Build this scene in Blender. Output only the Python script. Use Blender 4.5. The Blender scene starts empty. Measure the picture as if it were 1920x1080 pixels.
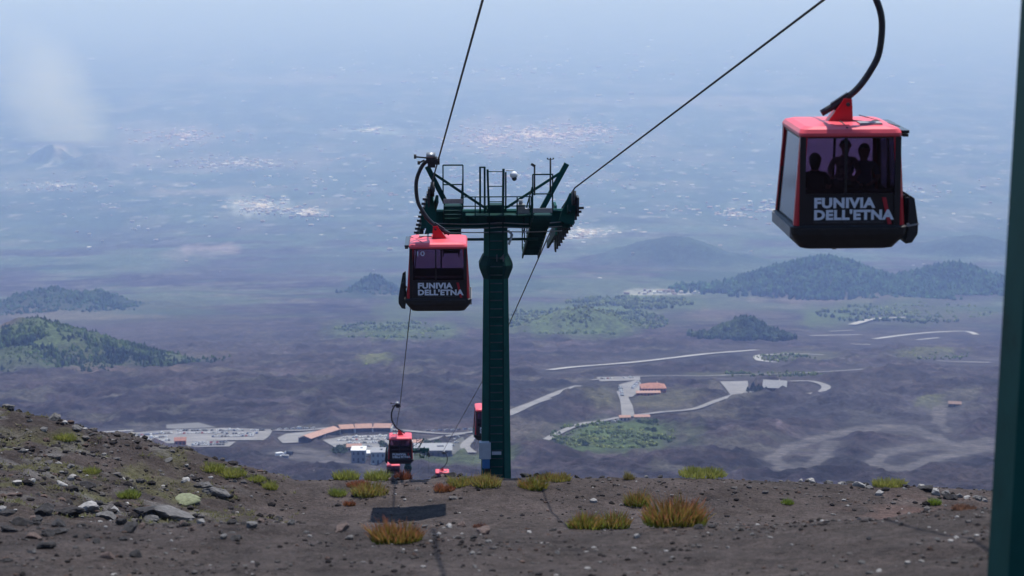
import bpy, bmesh, math, random
import numpy as np
from mathutils import Vector, Matrix

random.seed(7)
rng = np.random.default_rng(7)
SC = bpy.context.scene
COL = SC.collection
R = math.radians

# ------------------------------------------------------------------ camera
PITCH = 11.0
F = 4000.0                       # focal length in pixels of the 1920 px wide photograph
cam_d = bpy.data.cameras.new('camera')
cam = bpy.data.objects.new('camera', cam_d)
COL.objects.link(cam)
cam.location = (0, 0, 0)
cam.rotation_euler = (R(90 - PITCH), 0, 0)
cam_d.sensor_width = 36.0
cam_d.lens = F / 1920 * 36
cam_d.clip_start = 0.1
cam_d.clip_end = 400000
cam_d.dof.use_dof = True
cam_d.dof.focus_distance = 74.0
cam_d.dof.aperture_fstop = 1.7
SC.camera = cam
cp, sp = math.cos(R(PITCH)), math.sin(R(PITCH))

# ------------------------------------------------------------------ light
SUN_DIR = Vector((0.125, 0.32, 1.0)).normalized()      # towards the sun
sun_el = math.asin(SUN_DIR.z)
sun_az = math.atan2(SUN_DIR.x, SUN_DIR.y)
world = bpy.data.worlds.new('World')
SC.world = world
world.use_nodes = True
wn = world.node_tree
sky = wn.nodes.new('ShaderNodeTexSky')
sky.sky_type = 'NISHITA'
sky.sun_disc = False
sky.sun_elevation = sun_el
sky.sun_rotation = sun_az
sky.altitude = 2400
sky.air_density = 1.0
sky.dust_density = 0.6
bg = wn.nodes['Background']
bg.inputs['Strength'].default_value = 0.15
wn.links.new(sky.outputs[0], bg.inputs['Color'])
sun_d = bpy.data.lights.new('sun', 'SUN')
sun_d.energy = 4.3
sun_d.angle = R(0.53)
sun_d.color = (1.0, 0.97, 0.935)
sun = bpy.data.objects.new('sun', sun_d)
COL.objects.link(sun)
sun.rotation_euler = SUN_DIR.to_track_quat('Z', 'Y').to_euler()
vs = SC.view_settings
vs.view_transform = 'Standard'
vs.look = 'None'
vs.exposure = 0.35
vs.gamma = 1.0
SC.cycles.use_denoising = True
SC.cycles.max_bounces = 6
SC.cycles.transparent_max_bounces = 12
SC.cycles.volume_bounces = 2
SC.cycles.caustics_reflective = False
SC.cycles.caustics_refractive = False
HAZE_DENSITY = 0.78e-4
HAZE_COLOR = (0.36, 0.50, 1.0)

# ------------------------------------------------------------------ basic helpers
def P(px, py, d):
    """point at pixel (px, py) of the photograph, d metres along the optical axis"""
    x = (px - 960) / F * d
    y = (540 - py) / F * d
    return Vector((x, d * cp + y * sp, -d * sp + y * cp))

def ray(px, py):
    return P(px, py, 1.0)

def tag(o, label=None, cat=None, group=None, kind=None):
    if label: o['label'] = label
    if cat: o['category'] = cat
    if group: o['group'] = group
    if kind: o['kind'] = kind
    return o

def empty(name, loc=(0, 0, 0), rz=0.0):
    o = bpy.data.objects.new(name, None)
    o.empty_display_size = 0.3
    o.location = loc
    o.rotation_euler = (0, 0, rz)
    COL.objects.link(o)
    return o

def link(name, me, parent=None, loc=None, rz=None):
    o = bpy.data.objects.new(name, me)
    COL.objects.link(o)
    if parent is not None: o.parent = parent
    if loc is not None: o.location = loc
    if rz is not None: o.rotation_euler = (0, 0, rz)
    return o

def from_bm(name, bm, mats, parent=None, loc=None, rz=None, smooth=False):
    me = bpy.data.meshes.new(name)
    bm.normal_update()
    bm.to_mesh(me); bm.free()
    for m in (mats if isinstance(mats, (list, tuple)) else [mats]): me.materials.append(m)
    if smooth:
        me.polygons.foreach_set('use_smooth', [True] * len(me.polygons))
    return link(name, me, parent, loc, rz)

def np_mesh(name, V, FA, mats, smooth=True, colors=None, mat_idx=None):
    """V (n,3); FA (m,k) faces all with k corners"""
    me = bpy.data.meshes.new(name)
    n, m, k = len(V), len(FA), FA.shape[1]
    me.vertices.add(n); me.vertices.foreach_set('co', np.ascontiguousarray(V, dtype=np.float32).ravel())
    me.loops.add(m * k); me.loops.foreach_set('vertex_index', np.ascontiguousarray(FA, dtype=np.int32).ravel())
    me.polygons.add(m)
    me.polygons.foreach_set('loop_start', np.arange(0, m * k, k, dtype=np.int32))
    me.polygons.foreach_set('loop_total', np.full(m, k, dtype=np.int32))
    me.polygons.foreach_set('use_smooth', np.full(m, smooth))
    if mat_idx is not None: me.polygons.foreach_set('material_index', mat_idx.astype(np.int32))
    me.update(calc_edges=True)
    if colors is not None:
        a = me.color_attributes.new('Col', 'FLOAT_COLOR', 'POINT')
        c = np.ones((n, 4), dtype=np.float32); c[:, :3] = colors
        a.data.foreach_set('color', c.ravel())
    for mm in (mats if isinstance(mats, (list, tuple)) else [mats]): me.materials.append(mm)
    return me

def box(bm, c, s, rot=None, mi=0):
    """axis box, centre c, full size s, optional 3x3 rotation"""
    r = bmesh.ops.create_cube(bm, size=1.0)
    M = Matrix.Translation(Vector(c)) @ (rot.to_4x4() if rot is not None else Matrix()) @ Matrix.Diagonal((*s, 1))
    bmesh.ops.transform(bm, matrix=M, verts=r['verts'])
    for v in r['verts']:
        for f in v.link_faces: f.material_index = mi
    return r['verts']

def bar(bm, a, b, w, h=None, mi=0):
    """rectangular bar from a to b"""
    a, b = Vector(a), Vector(b); h = h or w
    d = b - a; L = d.length
    q = d.to_track_quat('Y', 'Z').to_matrix()
    return box(bm, (a + b) / 2, (w, L, h), q, mi)

def tube(bm, pts, rad, n=8, mi=0, caps=True):
    pts = [Vector(p) for p in pts]
    rads = rad if isinstance(rad, (list, tuple)) else [rad] * len(pts)
    rings = []
    s = None
    for i, p in enumerate(pts):
        t = (pts[min(i + 1, len(pts) - 1)] - pts[max(i - 1, 0)]).normalized()
        if s is None:
            s = t.cross(Vector((0, 0, 1)))
            if s.length < 1e-2: s = t.cross(Vector((0, 1, 0)))
        s = s - t * s.dot(t)
        s.normalize(); u = s.cross(t).normalized()
        rings.append([bm.verts.new(p + (s * math.cos(2 * math.pi * k / n) + u * math.sin(2 * math.pi * k / n)) * rads[i]) for k in range(n)])
    for a, b in zip(rings, rings[1:]):
        for k in range(n):
            f = bm.faces.new((a[k], a[(k + 1) % n], b[(k + 1) % n], b[k])); f.material_index = mi; f.smooth = True
    if caps:
        bm.faces.new(rings[0][::-1]).material_index = mi
        bm.faces.new(rings[-1]).material_index = mi

def cyl(bm, a, b, r, n=16, mi=0):
    tube(bm, [a, b], r, n, mi)

def prism(bm, poly, axis, t0, t1, mi=0):
    """poly: list of 2d points; axis 'x' -> (t, p0, p1), 'y' -> (p0, t, p1), 'z' -> (p0, p1, t)"""
    def mk(p, t):
        return {'x': (t, p[0], p[1]), 'y': (p[0], t, p[1]), 'z': (p[0], p[1], t)}[axis]
    A = [bm.verts.new(mk(p, t0)) for p in poly]
    B = [bm.verts.new(mk(p, t1)) for p in poly]
    n = len(poly)
    fs = [bm.faces.new(A), bm.faces.new(B[::-1])]
    for i in range(n):
        fs.append(bm.faces.new((A[i], B[i], B[(i + 1) % n], A[(i + 1) % n])))
    for f in fs: f.material_index = mi
    bmesh.ops.recalc_face_normals(bm, faces=fs)

def smoothcurve(pts, n=8):
    """Catmull-Rom through points"""
    pts = [Vector(p) for p in pts]; out = []
    e = [pts[0] * 2 - pts[1]] + pts + [pts[-1] * 2 - pts[-2]]
    for i in range(1, len(e) - 2):
        for k in range(n):
            t = k / n
            a, b, c, d = e[i - 1], e[i], e[i + 1], e[i + 2]
            out.append(0.5 * ((2 * b) + (c - a) * t + (2 * a - 5 * b + 4 * c - d) * t * t + (3 * b - a - 3 * c + d) * t ** 3))
    out.append(pts[-1])
    return out

# ------------------------------------------------------------------ materials
def new_mat(name):
    m = bpy.data.materials.new(name); m.use_nodes = True
    nt = m.node_tree
    return m, nt, nt.nodes['Principled BSDF']

def mat(name, col, rough=0.6, metal=0.0, var=0.18, scale=6.0, bump=0.0, bscale=40.0, spec=0.5, dirt=None):
    m, nt, b = new_mat(name)
    tc = nt.nodes.new('ShaderNodeTexCoord')
    no = nt.nodes.new('ShaderNodeTexNoise'); no.inputs['Scale'].default_value = scale
    no.inputs['Detail'].default_value = 6; no.inputs['Roughness'].default_value = 0.65
    nt.links.new(tc.outputs['Object'], no.inputs['Vector'])
    cr = nt.nodes.new('ShaderNodeValToRGB')
    lo = [c * (1 - var) for c in col]; hi = [min(1, c * (1 + var)) for c in col]
    if dirt: lo = list(dirt)
    cr.color_ramp.elements[0].color = (*lo, 1); cr.color_ramp.elements[1].color = (*hi, 1)
    cr.color_ramp.elements[0].position = 0.30; cr.color_ramp.elements[1].position = 0.72
    if dirt:
        e = cr.color_ramp.elements.new(0.42); e.color = (*col, 1)
    nt.links.new(no.outputs['Fac'], cr.inputs['Fac'])
    nt.links.new(cr.outputs['Color'], b.inputs['Base Color'])
    b.inputs['Roughness'].default_value = rough
    b.inputs['Metallic'].default_value = metal
    b.inputs['Specular IOR Level'].default_value = spec
    if bump:
        n2 = nt.nodes.new('ShaderNodeTexNoise'); n2.inputs['Scale'].default_value = bscale; n2.inputs['Detail'].default_value = 5
        nt.links.new(tc.outputs['Object'], n2.inputs['Vector'])
        bp = nt.nodes.new('ShaderNodeBump'); bp.inputs['Strength'].default_value = bump; bp.inputs['Distance'].default_value = 0.02
        nt.links.new(n2.outputs['Fac'], bp.inputs['Height'])
        nt.links.new(bp.outputs['Normal'], b.inputs['Normal'])
    return m

def glass_mat(name, tint, gloss=0.5, rough=0.03):
    m, nt, b = new_mat(name)
    nt.nodes.remove(b)
    out = nt.nodes['Material Output']
    tr = nt.nodes.new('ShaderNodeBsdfTransparent'); tr.inputs['Color'].default_value = (*tint, 1)
    gl = nt.nodes.new('ShaderNodeBsdfGlossy'); gl.inputs['Roughness'].default_value = rough
    gl.inputs['Color'].default_value = (0.9, 0.9, 0.95, 1)
    fr = nt.nodes.new('ShaderNodeFresnel'); fr.inputs['IOR'].default_value = 1.45
    mu = nt.nodes.new('ShaderNodeMath'); mu.operation = 'MULTIPLY'; mu.inputs[1].default_value = gloss
    nt.links.new(fr.outputs[0], mu.inputs[0])
    mx = nt.nodes.new('ShaderNodeMixShader')
    nt.links.new(mu.outputs[0], mx.inputs['Fac'])
    nt.links.new(tr.outputs[0], mx.inputs[1]); nt.links.new(gl.outputs[0], mx.inputs[2])
    nt.links.new(mx.outputs[0], out.inputs['Surface'])
    return m

def vcol_mat(name, rough=0.95, noises=((0.02, 0.3), (0.15, 0.3)), bump=None, spec=0.15, transl=0.0):
    """colour from the mesh's own 'Col' attribute, broken up by noise in metres"""
    m, nt, b = new_mat(name)
    at = nt.nodes.new('ShaderNodeAttribute'); at.attribute_name = 'Col'
    ge = nt.nodes.new('ShaderNodeNewGeometry')
    cur = at.outputs['Color']
    for sc, amt in noises:
        no = nt.nodes.new('ShaderNodeTexNoise'); no.inputs['Scale'].default_value = sc
        no.inputs['Detail'].default_value = 5; no.inputs['Roughness'].default_value = 0.6
        nt.links.new(ge.outputs['Position'], no.inputs['Vector'])
        mr = nt.nodes.new('ShaderNodeMapRange')
        mr.inputs['From Min'].default_value = 0.3; mr.inputs['From Max'].default_value = 0.7
        mr.inputs['To Min'].default_value = 1 - amt; mr.inputs['To Max'].default_value = 1 + amt
        nt.links.new(no.outputs['Fac'], mr.inputs['Value'])
        mx = nt.nodes.new('ShaderNodeMix'); mx.data_type = 'RGBA'; mx.blend_type = 'MULTIPLY'
        mx.inputs['Factor'].default_value = 1.0
        nt.links.new(cur, mx.inputs['A']); nt.links.new(mr.outputs['Result'], mx.inputs['B'])
        cur = mx.outputs['Result']
    nt.links.new(cur, b.inputs['Base Color'])
    b.inputs['Roughness'].default_value = rough
    b.inputs['Specular IOR Level'].default_value = spec
    if transl:
        tl = nt.nodes.new('ShaderNodeBsdfTranslucent'); nt.links.new(cur, tl.inputs['Color'])
        ms = nt.nodes.new('ShaderNodeMixShader'); ms.inputs['Fac'].default_value = transl
        nt.links.new(b.outputs[0], ms.inputs[1]); nt.links.new(tl.outputs[0], ms.inputs[2])
        nt.links.new(ms.outputs[0], nt.nodes['Material Output'].inputs['Surface'])
    if bump:
        bs, dist, stg = bump
        n2 = nt.nodes.new('ShaderNodeTexNoise'); n2.inputs['Scale'].default_value = bs; n2.inputs['Detail'].default_value = 6
        n2.inputs['Roughness'].default_value = 0.7
        nt.links.new(ge.outputs['Position'], n2.inputs['Vector'])
        bp = nt.nodes.new('ShaderNodeBump'); bp.inputs['Strength'].default_value = stg; bp.inputs['Distance'].default_value = dist
        nt.links.new(n2.outputs['Fac'], bp.inputs['Height'])
        nt.links.new(bp.outputs['Normal'], b.inputs['Normal'])
    return m

M_GREEN = mat('tower_green', (0.009, 0.066, 0.056), 0.55, 0.0, 0.25, 2.0, dirt=(0.008, 0.045, 0.038), spec=0.06)
M_DGREEN = mat('tower_dark_green', (0.006, 0.038, 0.032), 0.6, 0.0, 0.3, 3.0, spec=0.1)
M_BLACK = mat('rubber_black', (0.014, 0.014, 0.015), 0.6, 0.0, 0.3, 8.0)
M_STEEL = mat('grey_steel', (0.30, 0.31, 0.32), 0.45, 0.6, 0.2, 8.0)
M_DSTEEL = mat('dark_steel', (0.035, 0.036, 0.040), 0.5, 0.5, 0.3, 8.0)
M_ROPE = mat('wire_rope', (0.012, 0.012, 0.014), 0.6, 0.3, 0.3, 20.0)
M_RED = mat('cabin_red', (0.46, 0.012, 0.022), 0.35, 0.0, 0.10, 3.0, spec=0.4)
M_ROOF = mat('cabin_roof_sunlit_red', (0.74, 0.085, 0.11), 0.38, 0.0, 0.08, 3.0)  # lighter, pinker copy of the cabin red; strong sun on top painted in
M_PANEL = mat('cabin_black_panel', (0.010, 0.009, 0.013), 0.3, 0.0, 0.2, 5.0)
M_BUMPER = mat('bumper_plastic', (0.013, 0.013, 0.015), 0.55, 0.0, 0.25, 6.0)
M_GREYPL = mat('grey_plastic', (0.23, 0.23, 0.24), 0.6, 0.0, 0.12, 4.0)
M_LETTER = mat('lettering_white', (0.62, 0.66, 0.74), 0.6, 0.0, 0.06, 9.0)
M_LETTERDIM = mat('lettering_dim', (0.085, 0.09, 0.10), 0.6, 0.0, 0.06, 9.0)
M_SLASH = mat('lettering_red', (0.36, 0.010, 0.02), 0.5, 0.0, 0.06, 9.0)
M_GLASS = glass_mat('window_tinted', (0.60, 0.50, 0.60), 0.5)
M_GLASSD = glass_mat('window_dark', (0.30, 0.28, 0.34), 0.5)
M_GLASSS = glass_mat('window_side', (0.62, 0.62, 0.64), 1.2, 0.12)
M_SEAT = mat('bench_fabric', (0.02, 0.02, 0.024), 0.8)
M_SKIN = mat('skin', (0.42, 0.25, 0.18), 0.55, 0.0, 0.06)
M_HAIR = mat('hair', (0.010, 0.008, 0.007), 0.5)
M_SHIRTA = mat('shirt_print', (0.34, 0.28, 0.25), 0.9, 0, 0.6, 14.0)
M_SHIRTB = mat('shirt_dark', (0.018, 0.018, 0.022), 0.9)
M_SHIRTC = mat('shirt_blue', (0.06, 0.10, 0.20), 0.9)
M_TROUS = mat('trousers', (0.03, 0.035, 0.05), 0.9)
M_WHITE = mat('white_paint', (0.72, 0.73, 0.74), 0.5, 0.0, 0.08)
M_BOXGREY = mat('box_grey', (0.42, 0.45, 0.50), 0.5, 0.0, 0.10)
M_BLUE = mat('box_blue', (0.05, 0.16, 0.36), 0.5, 0.0, 0.12)
M_CONC = mat('concrete', (0.30, 0.29, 0.28), 0.9, 0, 0.2, 2.0)

# ------------------------------------------------------------------ numpy noise
def _h(ix, iy, s):
    n = (ix.astype(np.int64) * 374761393 + iy.astype(np.int64) * 668265263 + s * 974634541) & 0xffffffff
    n = ((n ^ (n >> 13)) * 1274126177) & 0xffffffff
    n = (n ^ (n >> 16)) & 0xffffffff
    return n.astype(np.float64) / 4294967295.0

def vn(x, y, s=0):
    x = np.asarray(x, dtype=np.float64); y = np.asarray(y, dtype=np.float64)
    x0 = np.floor(x); y0 = np.floor(y)
    fx = x - x0; fy = y - y0
    fx = fx * fx * fx * (fx * (fx * 6 - 15) + 10); fy = fy * fy * fy * (fy * (fy * 6 - 15) + 10)
    a = _h(x0, y0, s); b = _h(x0 + 1, y0, s); c = _h(x0, y0 + 1, s); d = _h(x0 + 1, y0 + 1, s)
    return (a * (1 - fx) + b * fx) * (1 - fy) + (c * (1 - fx) + d * fx) * fy

def fbm(x, y, s=0, o=4, g=0.5):
    t = 0; a = 1; w = 0
    for i in range(o):
        t = t + a * vn(x * 2 ** i + i * 17.3, y * 2 ** i - i * 9.1, s + i); w += a; a *= g
    return t / w

def ridged(x, y, s=0, o=4):
    t = 0; a = 1; w = 0
    for i in range(o):
        t = t + a * (1 - np.abs(2 * vn(x * 2 ** i + i * 7.7, y * 2 ** i + i * 3.1, s + i) - 1)); w += a; a *= 0.55
    return t / w

def sstep(a, b, x):
    t = np.clip((np.asarray(x, dtype=np.float64) - a) / (b - a), 0, 1)
    return t * t * (3 - 2 * t)

# ------------------------------------------------------------------ the near slope
_pk = np.array([[-200, 48], [-40, 9.2], [0, -2.1], [12.5, -5.3], [20, -7.3], [25, -8.6], [28, -9.15], [31, -9.66], [33.2, -10.5], [36, -11.75], [45, -14.6],
                [55, -17.6], [60, -18.95], [63.5, -19.74], [66, -20.0], [69.5, -20.02], [71.6, -20.85], [75, -22.25], [82.5, -25.2], [90, -28.2], [112, -36.5], [162, -54],
                [270, -88], [700, -226], [1000, -312], [1300, -393], [1550, -441]])
_py = np.arange(-200, 1500, 0.25)
_pz = np.interp(_py, _pk[:, 0], _pk[:, 1])
_k = np.hanning(13); _k /= _k.sum()
_pz = np.convolve(np.pad(_pz, 6, mode='edge'), _k, 'valid')

def prof_near(y):
    return np.interp(y, _py, _pz)

def Zf(x, y, fine=True):
    x = np.asarray(x, dtype=np.float64); y = np.asarray(y, dtype=np.float64)
    z = prof_near(y)
    # hill rising to the left, strongest around y = 60..80
    lf = np.maximum(0, -x - 7.0 - 0.05 * (75 - y))
    g = np.exp(-((y - 68) / 24.0) ** 2) * (1 - sstep(80, 108, y))
    z = z + (0.27 * lf - 0.0028 * lf ** 2 * (lf < 48) ) * g
    # gentle rise to the right close to the camera, falling away at the crest on the right
    z = z + 0.55 * sstep(1.5, 7.0, x) * np.exp(-((y - 25) / 7.0) ** 2)
    z = z - 0.055 * np.maximum(0, x - 7.5) * sstep(50, 75, y)
    if fine:
        fade = 1 - sstep(95, 120, y)
        z = z + (fbm(x / 6, y / 6, 3, 3) - 0.5) * 0.30 * fade
        hill = sstep(7, 10, -x)
        z = z + (fbm(x / 1.1, y / 1.1, 11, 4) - 0.5) * (0.20 + 0.35 * hill) * fade
        z = z + (fbm(x / 0.35, y / 0.35, 21, 2) - 0.5) * (0.05 + 0.08 * hill) * fade
    return z

def near_hit(px, py, fine=True):
    r = ray(px, py)
    t = np.arange(14, 130, 0.1)
    X, Y, Z = r.x * t, r.y * t, r.z * t
    b = np.nonzero(Z < Zf(X, Y, fine))[0]
    if len(b) == 0:
        i = int(np.argmin(Z - Zf(X, Y, fine)))
    else:
        i = b[0]
    x, y = X[i], Y[i]
    return Vector((x, y, float(Zf(x, y))))

def seq(*segs):
    o = []
    for a, b, s in segs: o.append(np.arange(a, b, s))
    return np.concatenate(o + [[segs[-1][1]]])

gx = seq((-70, -24, 1.0), (-24, 22, 0.16), (22, 70, 1.0))
gy = seq((-30, 16, 1.0), (16, 94, 0.17), (94, 132, 0.9))
GX, GY = np.meshgrid(gx, gy)
GZ = Zf(GX, GY)
edge = np.maximum(sstep(118, 130, GY), np.maximum(sstep(55, 70, np.abs(GX)), sstep(-20, -30, GY)))
GZ = GZ - edge * 3.0
nx_, ny_ = len(gx), len(gy)
idx = np.arange(nx_ * ny_).reshape(ny_, nx_)
FA = np.stack([idx[:-1, :-1], idx[:-1, 1:], idx[1:, 1:], idx[1:, :-1]], -1).reshape(-1, 4)
ash = np.array([0.066, 0.0525, 0.0485])
n1 = fbm(GX / 5, GY / 5, 41, 4)[..., None]
n2 = fbm(GX / 0.8, GY / 0.8, 43, 3)[..., None]
C = ash * (0.55 + 0.9 * n1) * (0.6 + 0.8 * n2)
hillm = (sstep(7.0, 9.5, -GX - 0.05 * (75 - GY)) * sstep(45, 58, GY) * (1 - sstep(90, 100, GY)))
moss = hillm * sstep(0.50, 0.68, fbm(GX / 1.6, GY / 1.6, 47, 4))
C = C * (1 - moss[..., None] * 0.7) + np.array([0.100, 0.098, 0.045]) * moss[..., None] * 0.7
pale = hillm * sstep(0.58, 0.74, fbm(GX / 0.9, GY / 0.9, 53, 3))
C = C * (1 - pale[..., None] * 0.6) + np.array([0.16, 0.15, 0.145]) * pale[..., None] * 0.6
redp = np.exp(-(((GX - 13.6) / 2.3) ** 2 + ((GY - 62) / 4.0) ** 2)) * sstep(0.35, 0.6, fbm(GX / 0.7, GY / 0.7, 59, 3))
C = C * (1 - redp[..., None]) + np.array([0.17, 0.085, 0.065]) * redp[..., None]
brn = sstep(0.52, 0.72, fbm(GX / 2.6, GY / 3.4, 61, 4)) * 0.45
C = C * (1 - brn[..., None]) + np.array([0.066, 0.052, 0.046]) * brn[..., None]
M_ASH = vcol_mat('volcanic_ash', 0.95, ((0.5, 0.2), (3.0, 0.25), (9.0, 0.35), (30.0, 0.45)), bump=(11.0, 0.14, 1.0))
me = np_mesh('ash_slope', np.stack([GX, GY, GZ], -1).reshape(-1, 3), FA, M_ASH, True, C.reshape(-1, 3))
tag(link('ash_slope', me), kind='structure')

# ------------------------------------------------------------------ the far ground, down to the plain
_fk = np.array([[1300, -393], [1480, -429], [1600, -449], [1850, -497], [2050, -529], [2300, -562], [2600, -612], [3000, -690], [4000, -868],
                [6000, -1190], [8000, -1450], [10000, -1640], [14000, -1880], [20000, -2080], [28000, -2250], [40000, -2345],
                [60000, -2400], [400000, -2420]], dtype=float)
_lr = np.linspace(math.log(100), math.log(400000), 6000)
_rr = np.exp(_lr)
_kk = np.concatenate([_pk[(_pk[:, 0] >= 90) & (_pk[:, 0] < 1300)], _fk])
_zt = np.interp(_lr, np.log(_kk[:, 0]), _kk[:, 1] / _kk[:, 0]) * 1.0
_w = np.hanning(141); _w /= _w.sum()
_zt = np.convolve(np.pad(_zt, 70, mode='edge'), _w, 'valid')
_zz = _zt * _rr

def prof_far(r):
    return np.interp(np.log(np.maximum(r, 100)), _lr, _zz)

_vis = _rr > 1400
_tan_t = _zt[_vis]            # increases with distance
_r_t = _rr[_vis]

def far_xy(px, py):
    r = ray(px, py)
    h = math.hypot(r.x, r.y)
    dist = float(np.interp(r.z / h, _tan_t, _r_t))
    return r.x / h * dist, r.y / h * dist

def far_pt(px, py, dz=0.0):
    x, y = far_xy(px, py)
    return Vector((x, y, far_z(x, y) + dz))

CONES = []      # x, y, R, H, power
def cone(px, py, halfw, hpx, power=1.0, asp=1.0):
    x, y = far_xy(px, py); d = math.hypot(x, y)
    CONES.append((x, y, halfw * d / F, hpx * d / F, power, asp))
    return CONES[-1]
CONE_LEFT = cone(62, 692, 285, 90, 1.0)
CONE_BACK = cone(95, 585, 150, 40, 1.0)
CONE_BACK2 = cone(195, 578, 70, 22, 1.0)
CONE_RIGHT = cone(1545, 546, 235, 60, 1.0)
CONE_RIGHT2 = cone(1790, 545, 150, 46, 1.0)
CONE_FAR = cone(1265, 490, 190, 50, 0.9)
CONE_FAR2 = cone(1830, 474, 150, 34, 1.0)
CONE_MIDP = cone(700, 552, 62, 34, 1.0)
CONE_SCRUB = cone(1090, 618, 150, 44, 1.0)
CONE_TREES = cone(1400, 634, 85, 34, 1.0)
CONE_DIST = cone(95, 303, 50, 34, 1.0)
CONE_DIST2 = cone(180, 312, 95, 26, 1.0)
MOUND_A = cone(470, 872, 110, 20, 0.9)
MOUND_B = cone(262, 850, 60, 14, 0.9)
MOUND_C = cone(660, 880, 90, 12, 0.9)

def cones_z(x, y):
    z = 0.0
    for cx, cy, Rr, H, pw, asp in CONES:
        q = np.sqrt((x - cx) ** 2 + ((y - cy) / asp) ** 2) / Rr
        q = q + (fbm(x / (Rr * .55) + cx, y / (Rr * .55), 640, 3) - .5) * .42 * np.clip(q * 2.2, 0, 1)
        b = np.clip(1 - q, 0, 1)
        z = z + H * (b * b * (3 - 2 * b) * 0.6 + 0.4 * b)
    return z

def far_z(x, y):
    r = np.hypot(x, y)
    return prof_far(r) + cones_z(x, y)

def smooth_az(a): return a
az = np.radians(np.concatenate([np.arange(-180, -24, 4.0), np.arange(-24, -15.2, 0.4), np.arange(-15.2, 15.2, 0.062), np.arange(15.2, 24, 0.4), np.arange(24, 181, 4.0)]))
vis_tan = []
for pyv in np.arange(902, -6, -1.12):
    r_ = ray(960, pyv); vis_tan.append(r_.z / r_.y)
vis_r = np.interp(np.array(vis_tan), _tan_t, _r_t)
rows = np.concatenate([np.geomspace(24, vis_r[0] * 0.99, 60), vis_r, np.geomspace(vis_r[-1] * 1.03, 300000, 26)])
AZ, RR = np.meshgrid(az, rows)
FX, FY = RR * np.sin(AZ), RR * np.cos(AZ)
base = prof_far(RR)
nearw = 1 - sstep(150, 420, RR)
behind = np.where(FY > 0, prof_far(np.maximum(RR, 100)), np.minimum(60, np.abs(FY) * 0.25))
base = np.where(np.cos(AZ) > 0, base, behind)
lo = prof_near(np.clip(FY, -200, 1400)) - 1.6
base = base * (1 - nearw) + lo * nearw
# projected pixel position of every node, for placing the patches seen in the photograph
depth = np.maximum(FY * cp - base * sp, 1.0)
PX = 960 + FX / depth * F
PY = 540 - (FY * sp + base * cp) / depth * F
front = (FY > 0) & (RR > 900)

def seg_dist(px, py, pts):
    d = np.full(px.shape, 1e9)
    for (ax, ay), (bx, by) in zip(pts, pts[1:]):
        vx, vy = bx - ax, by - ay; L2 = vx * vx + vy * vy + 1e-9
        t = np.clip(((px - ax) * vx + (py - ay) * vy) / L2, 0, 1)
        d = np.minimum(d, np.hypot((px - ax - t * vx) * 0.6, (py - ay - t * vy) * 1.6))
    return d

def inside(px, py, poly):
    c = np.zeros(px.shape, bool)
    n = len(poly)
    for i in range(n):
        (x1, y1), (x2, y2) = poly[i], poly[(i + 1) % n]
        cond = ((y1 > py) != (y2 > py)) & (px < (x2 - x1) * (py - y1) / (y2 - y1 + 1e-9) + x1)
        c ^= cond
    return c

# roads, tracks and lots: outlines in photograph pixels, laid on the ground they stand on
ROADS = [   # points, width m, tone
    ([(150, 826), (230, 816), (330, 808), (440, 806), (560, 808), (640, 802), (730, 806), (800, 812), (850, 814), (905, 806), (960, 772), (1010, 752), (1060, 732), (1085, 724)], 9, 'a'),
    ([(952, 780), (1000, 758), (1030, 748)], 8, 'a'),
    ([(885, 850), (872, 838), (886, 822), (905, 812)], 8, 'a'),
    ([(960, 846), (1010, 832), (1050, 812), (1090, 796), (1130, 790), (1168, 783), (1240, 774), (1300, 768), (1345, 752), (1395, 738), (1440, 735)], 8, 'a'),
    ([(1182, 782), (1178, 765), (1170, 742), (1182, 724)], 9, 'a'),
    ([(1170, 780), (1168, 755), (1160, 735)], 5, 'a'),
    ([(1110, 714), (1140, 710), (1185, 708), (1230, 706), (1320, 706), (1380, 704), (1470, 702), (1545, 698), (1610, 694), (1640, 690)], 7, 'a'),
    ([(1480, 716), (1520, 716), (1548, 725), (1540, 736), (1515, 740)], 10, 'a'),
    ([(1030, 695), (1080, 689), (1180, 681), (1270, 671), (1330, 664), (1420, 657)], 13, 'b'),
    ([(1455, 680), (1425, 676), (1422, 668), (1450, 665), (1500, 664), (1545, 666)], 12, 'b'),
    ([(1755, 677), (1800, 679), (1856, 680)], 11, 'b'),
    ([(1640, 636), (1700, 628), (1760, 623), (1812, 622), (1836, 630)], 14, 'b'),
    ([(1520, 630), (1560, 629), (1614, 628)], 12, 'b'),
    ([(1597, 609), (1635, 599), (1680, 596), (1745, 595), (1790, 598)], 18, 'b'),
    ([(1735, 579), (1760, 569), (1800, 567), (1830, 568)], 20, 'b'),
    ([(1597, 646), (1632, 647)], 12, 'b'),
    ([(1720, 638), (1760, 634)], 9, 'b'),
    ([(1555, 622), (1600, 620)], 8, 'b'),
    ([(560, 842), (600, 850), (640, 866), (690, 880), (740, 890)], 12, 't'),
    ([(520, 852), (560, 858), (610, 862)], 14, 't'),
    ([(185, 812), (250, 808)], 7, 'b'),
    ([(1450, 858), (1480, 838), (1540, 820), (1600, 806), (1660, 800), (1710, 803), (1750, 818), (1778, 832)], 13, 't'),
    ([(1450, 858), (1470, 876), (1515, 876), (1545, 852), (1555, 832)], 15, 't'),
    ([(1640, 866), (1660, 846), (1740, 836), (1790, 838), (1850, 826)], 14, 't'),
    ([(1640, 866), (1665, 878), (1700, 878), (1740, 862), (1800, 848), (1860, 838)], 13, 't'),
    ([(1762, 765), (1760, 790), (1775, 806)], 10, 't'),
    ([(790, 830), (835, 820), (870, 815)], 7, 'a'),
    ([(740, 846), (800, 852), (850, 846)], 7, 'a'),
]
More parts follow.
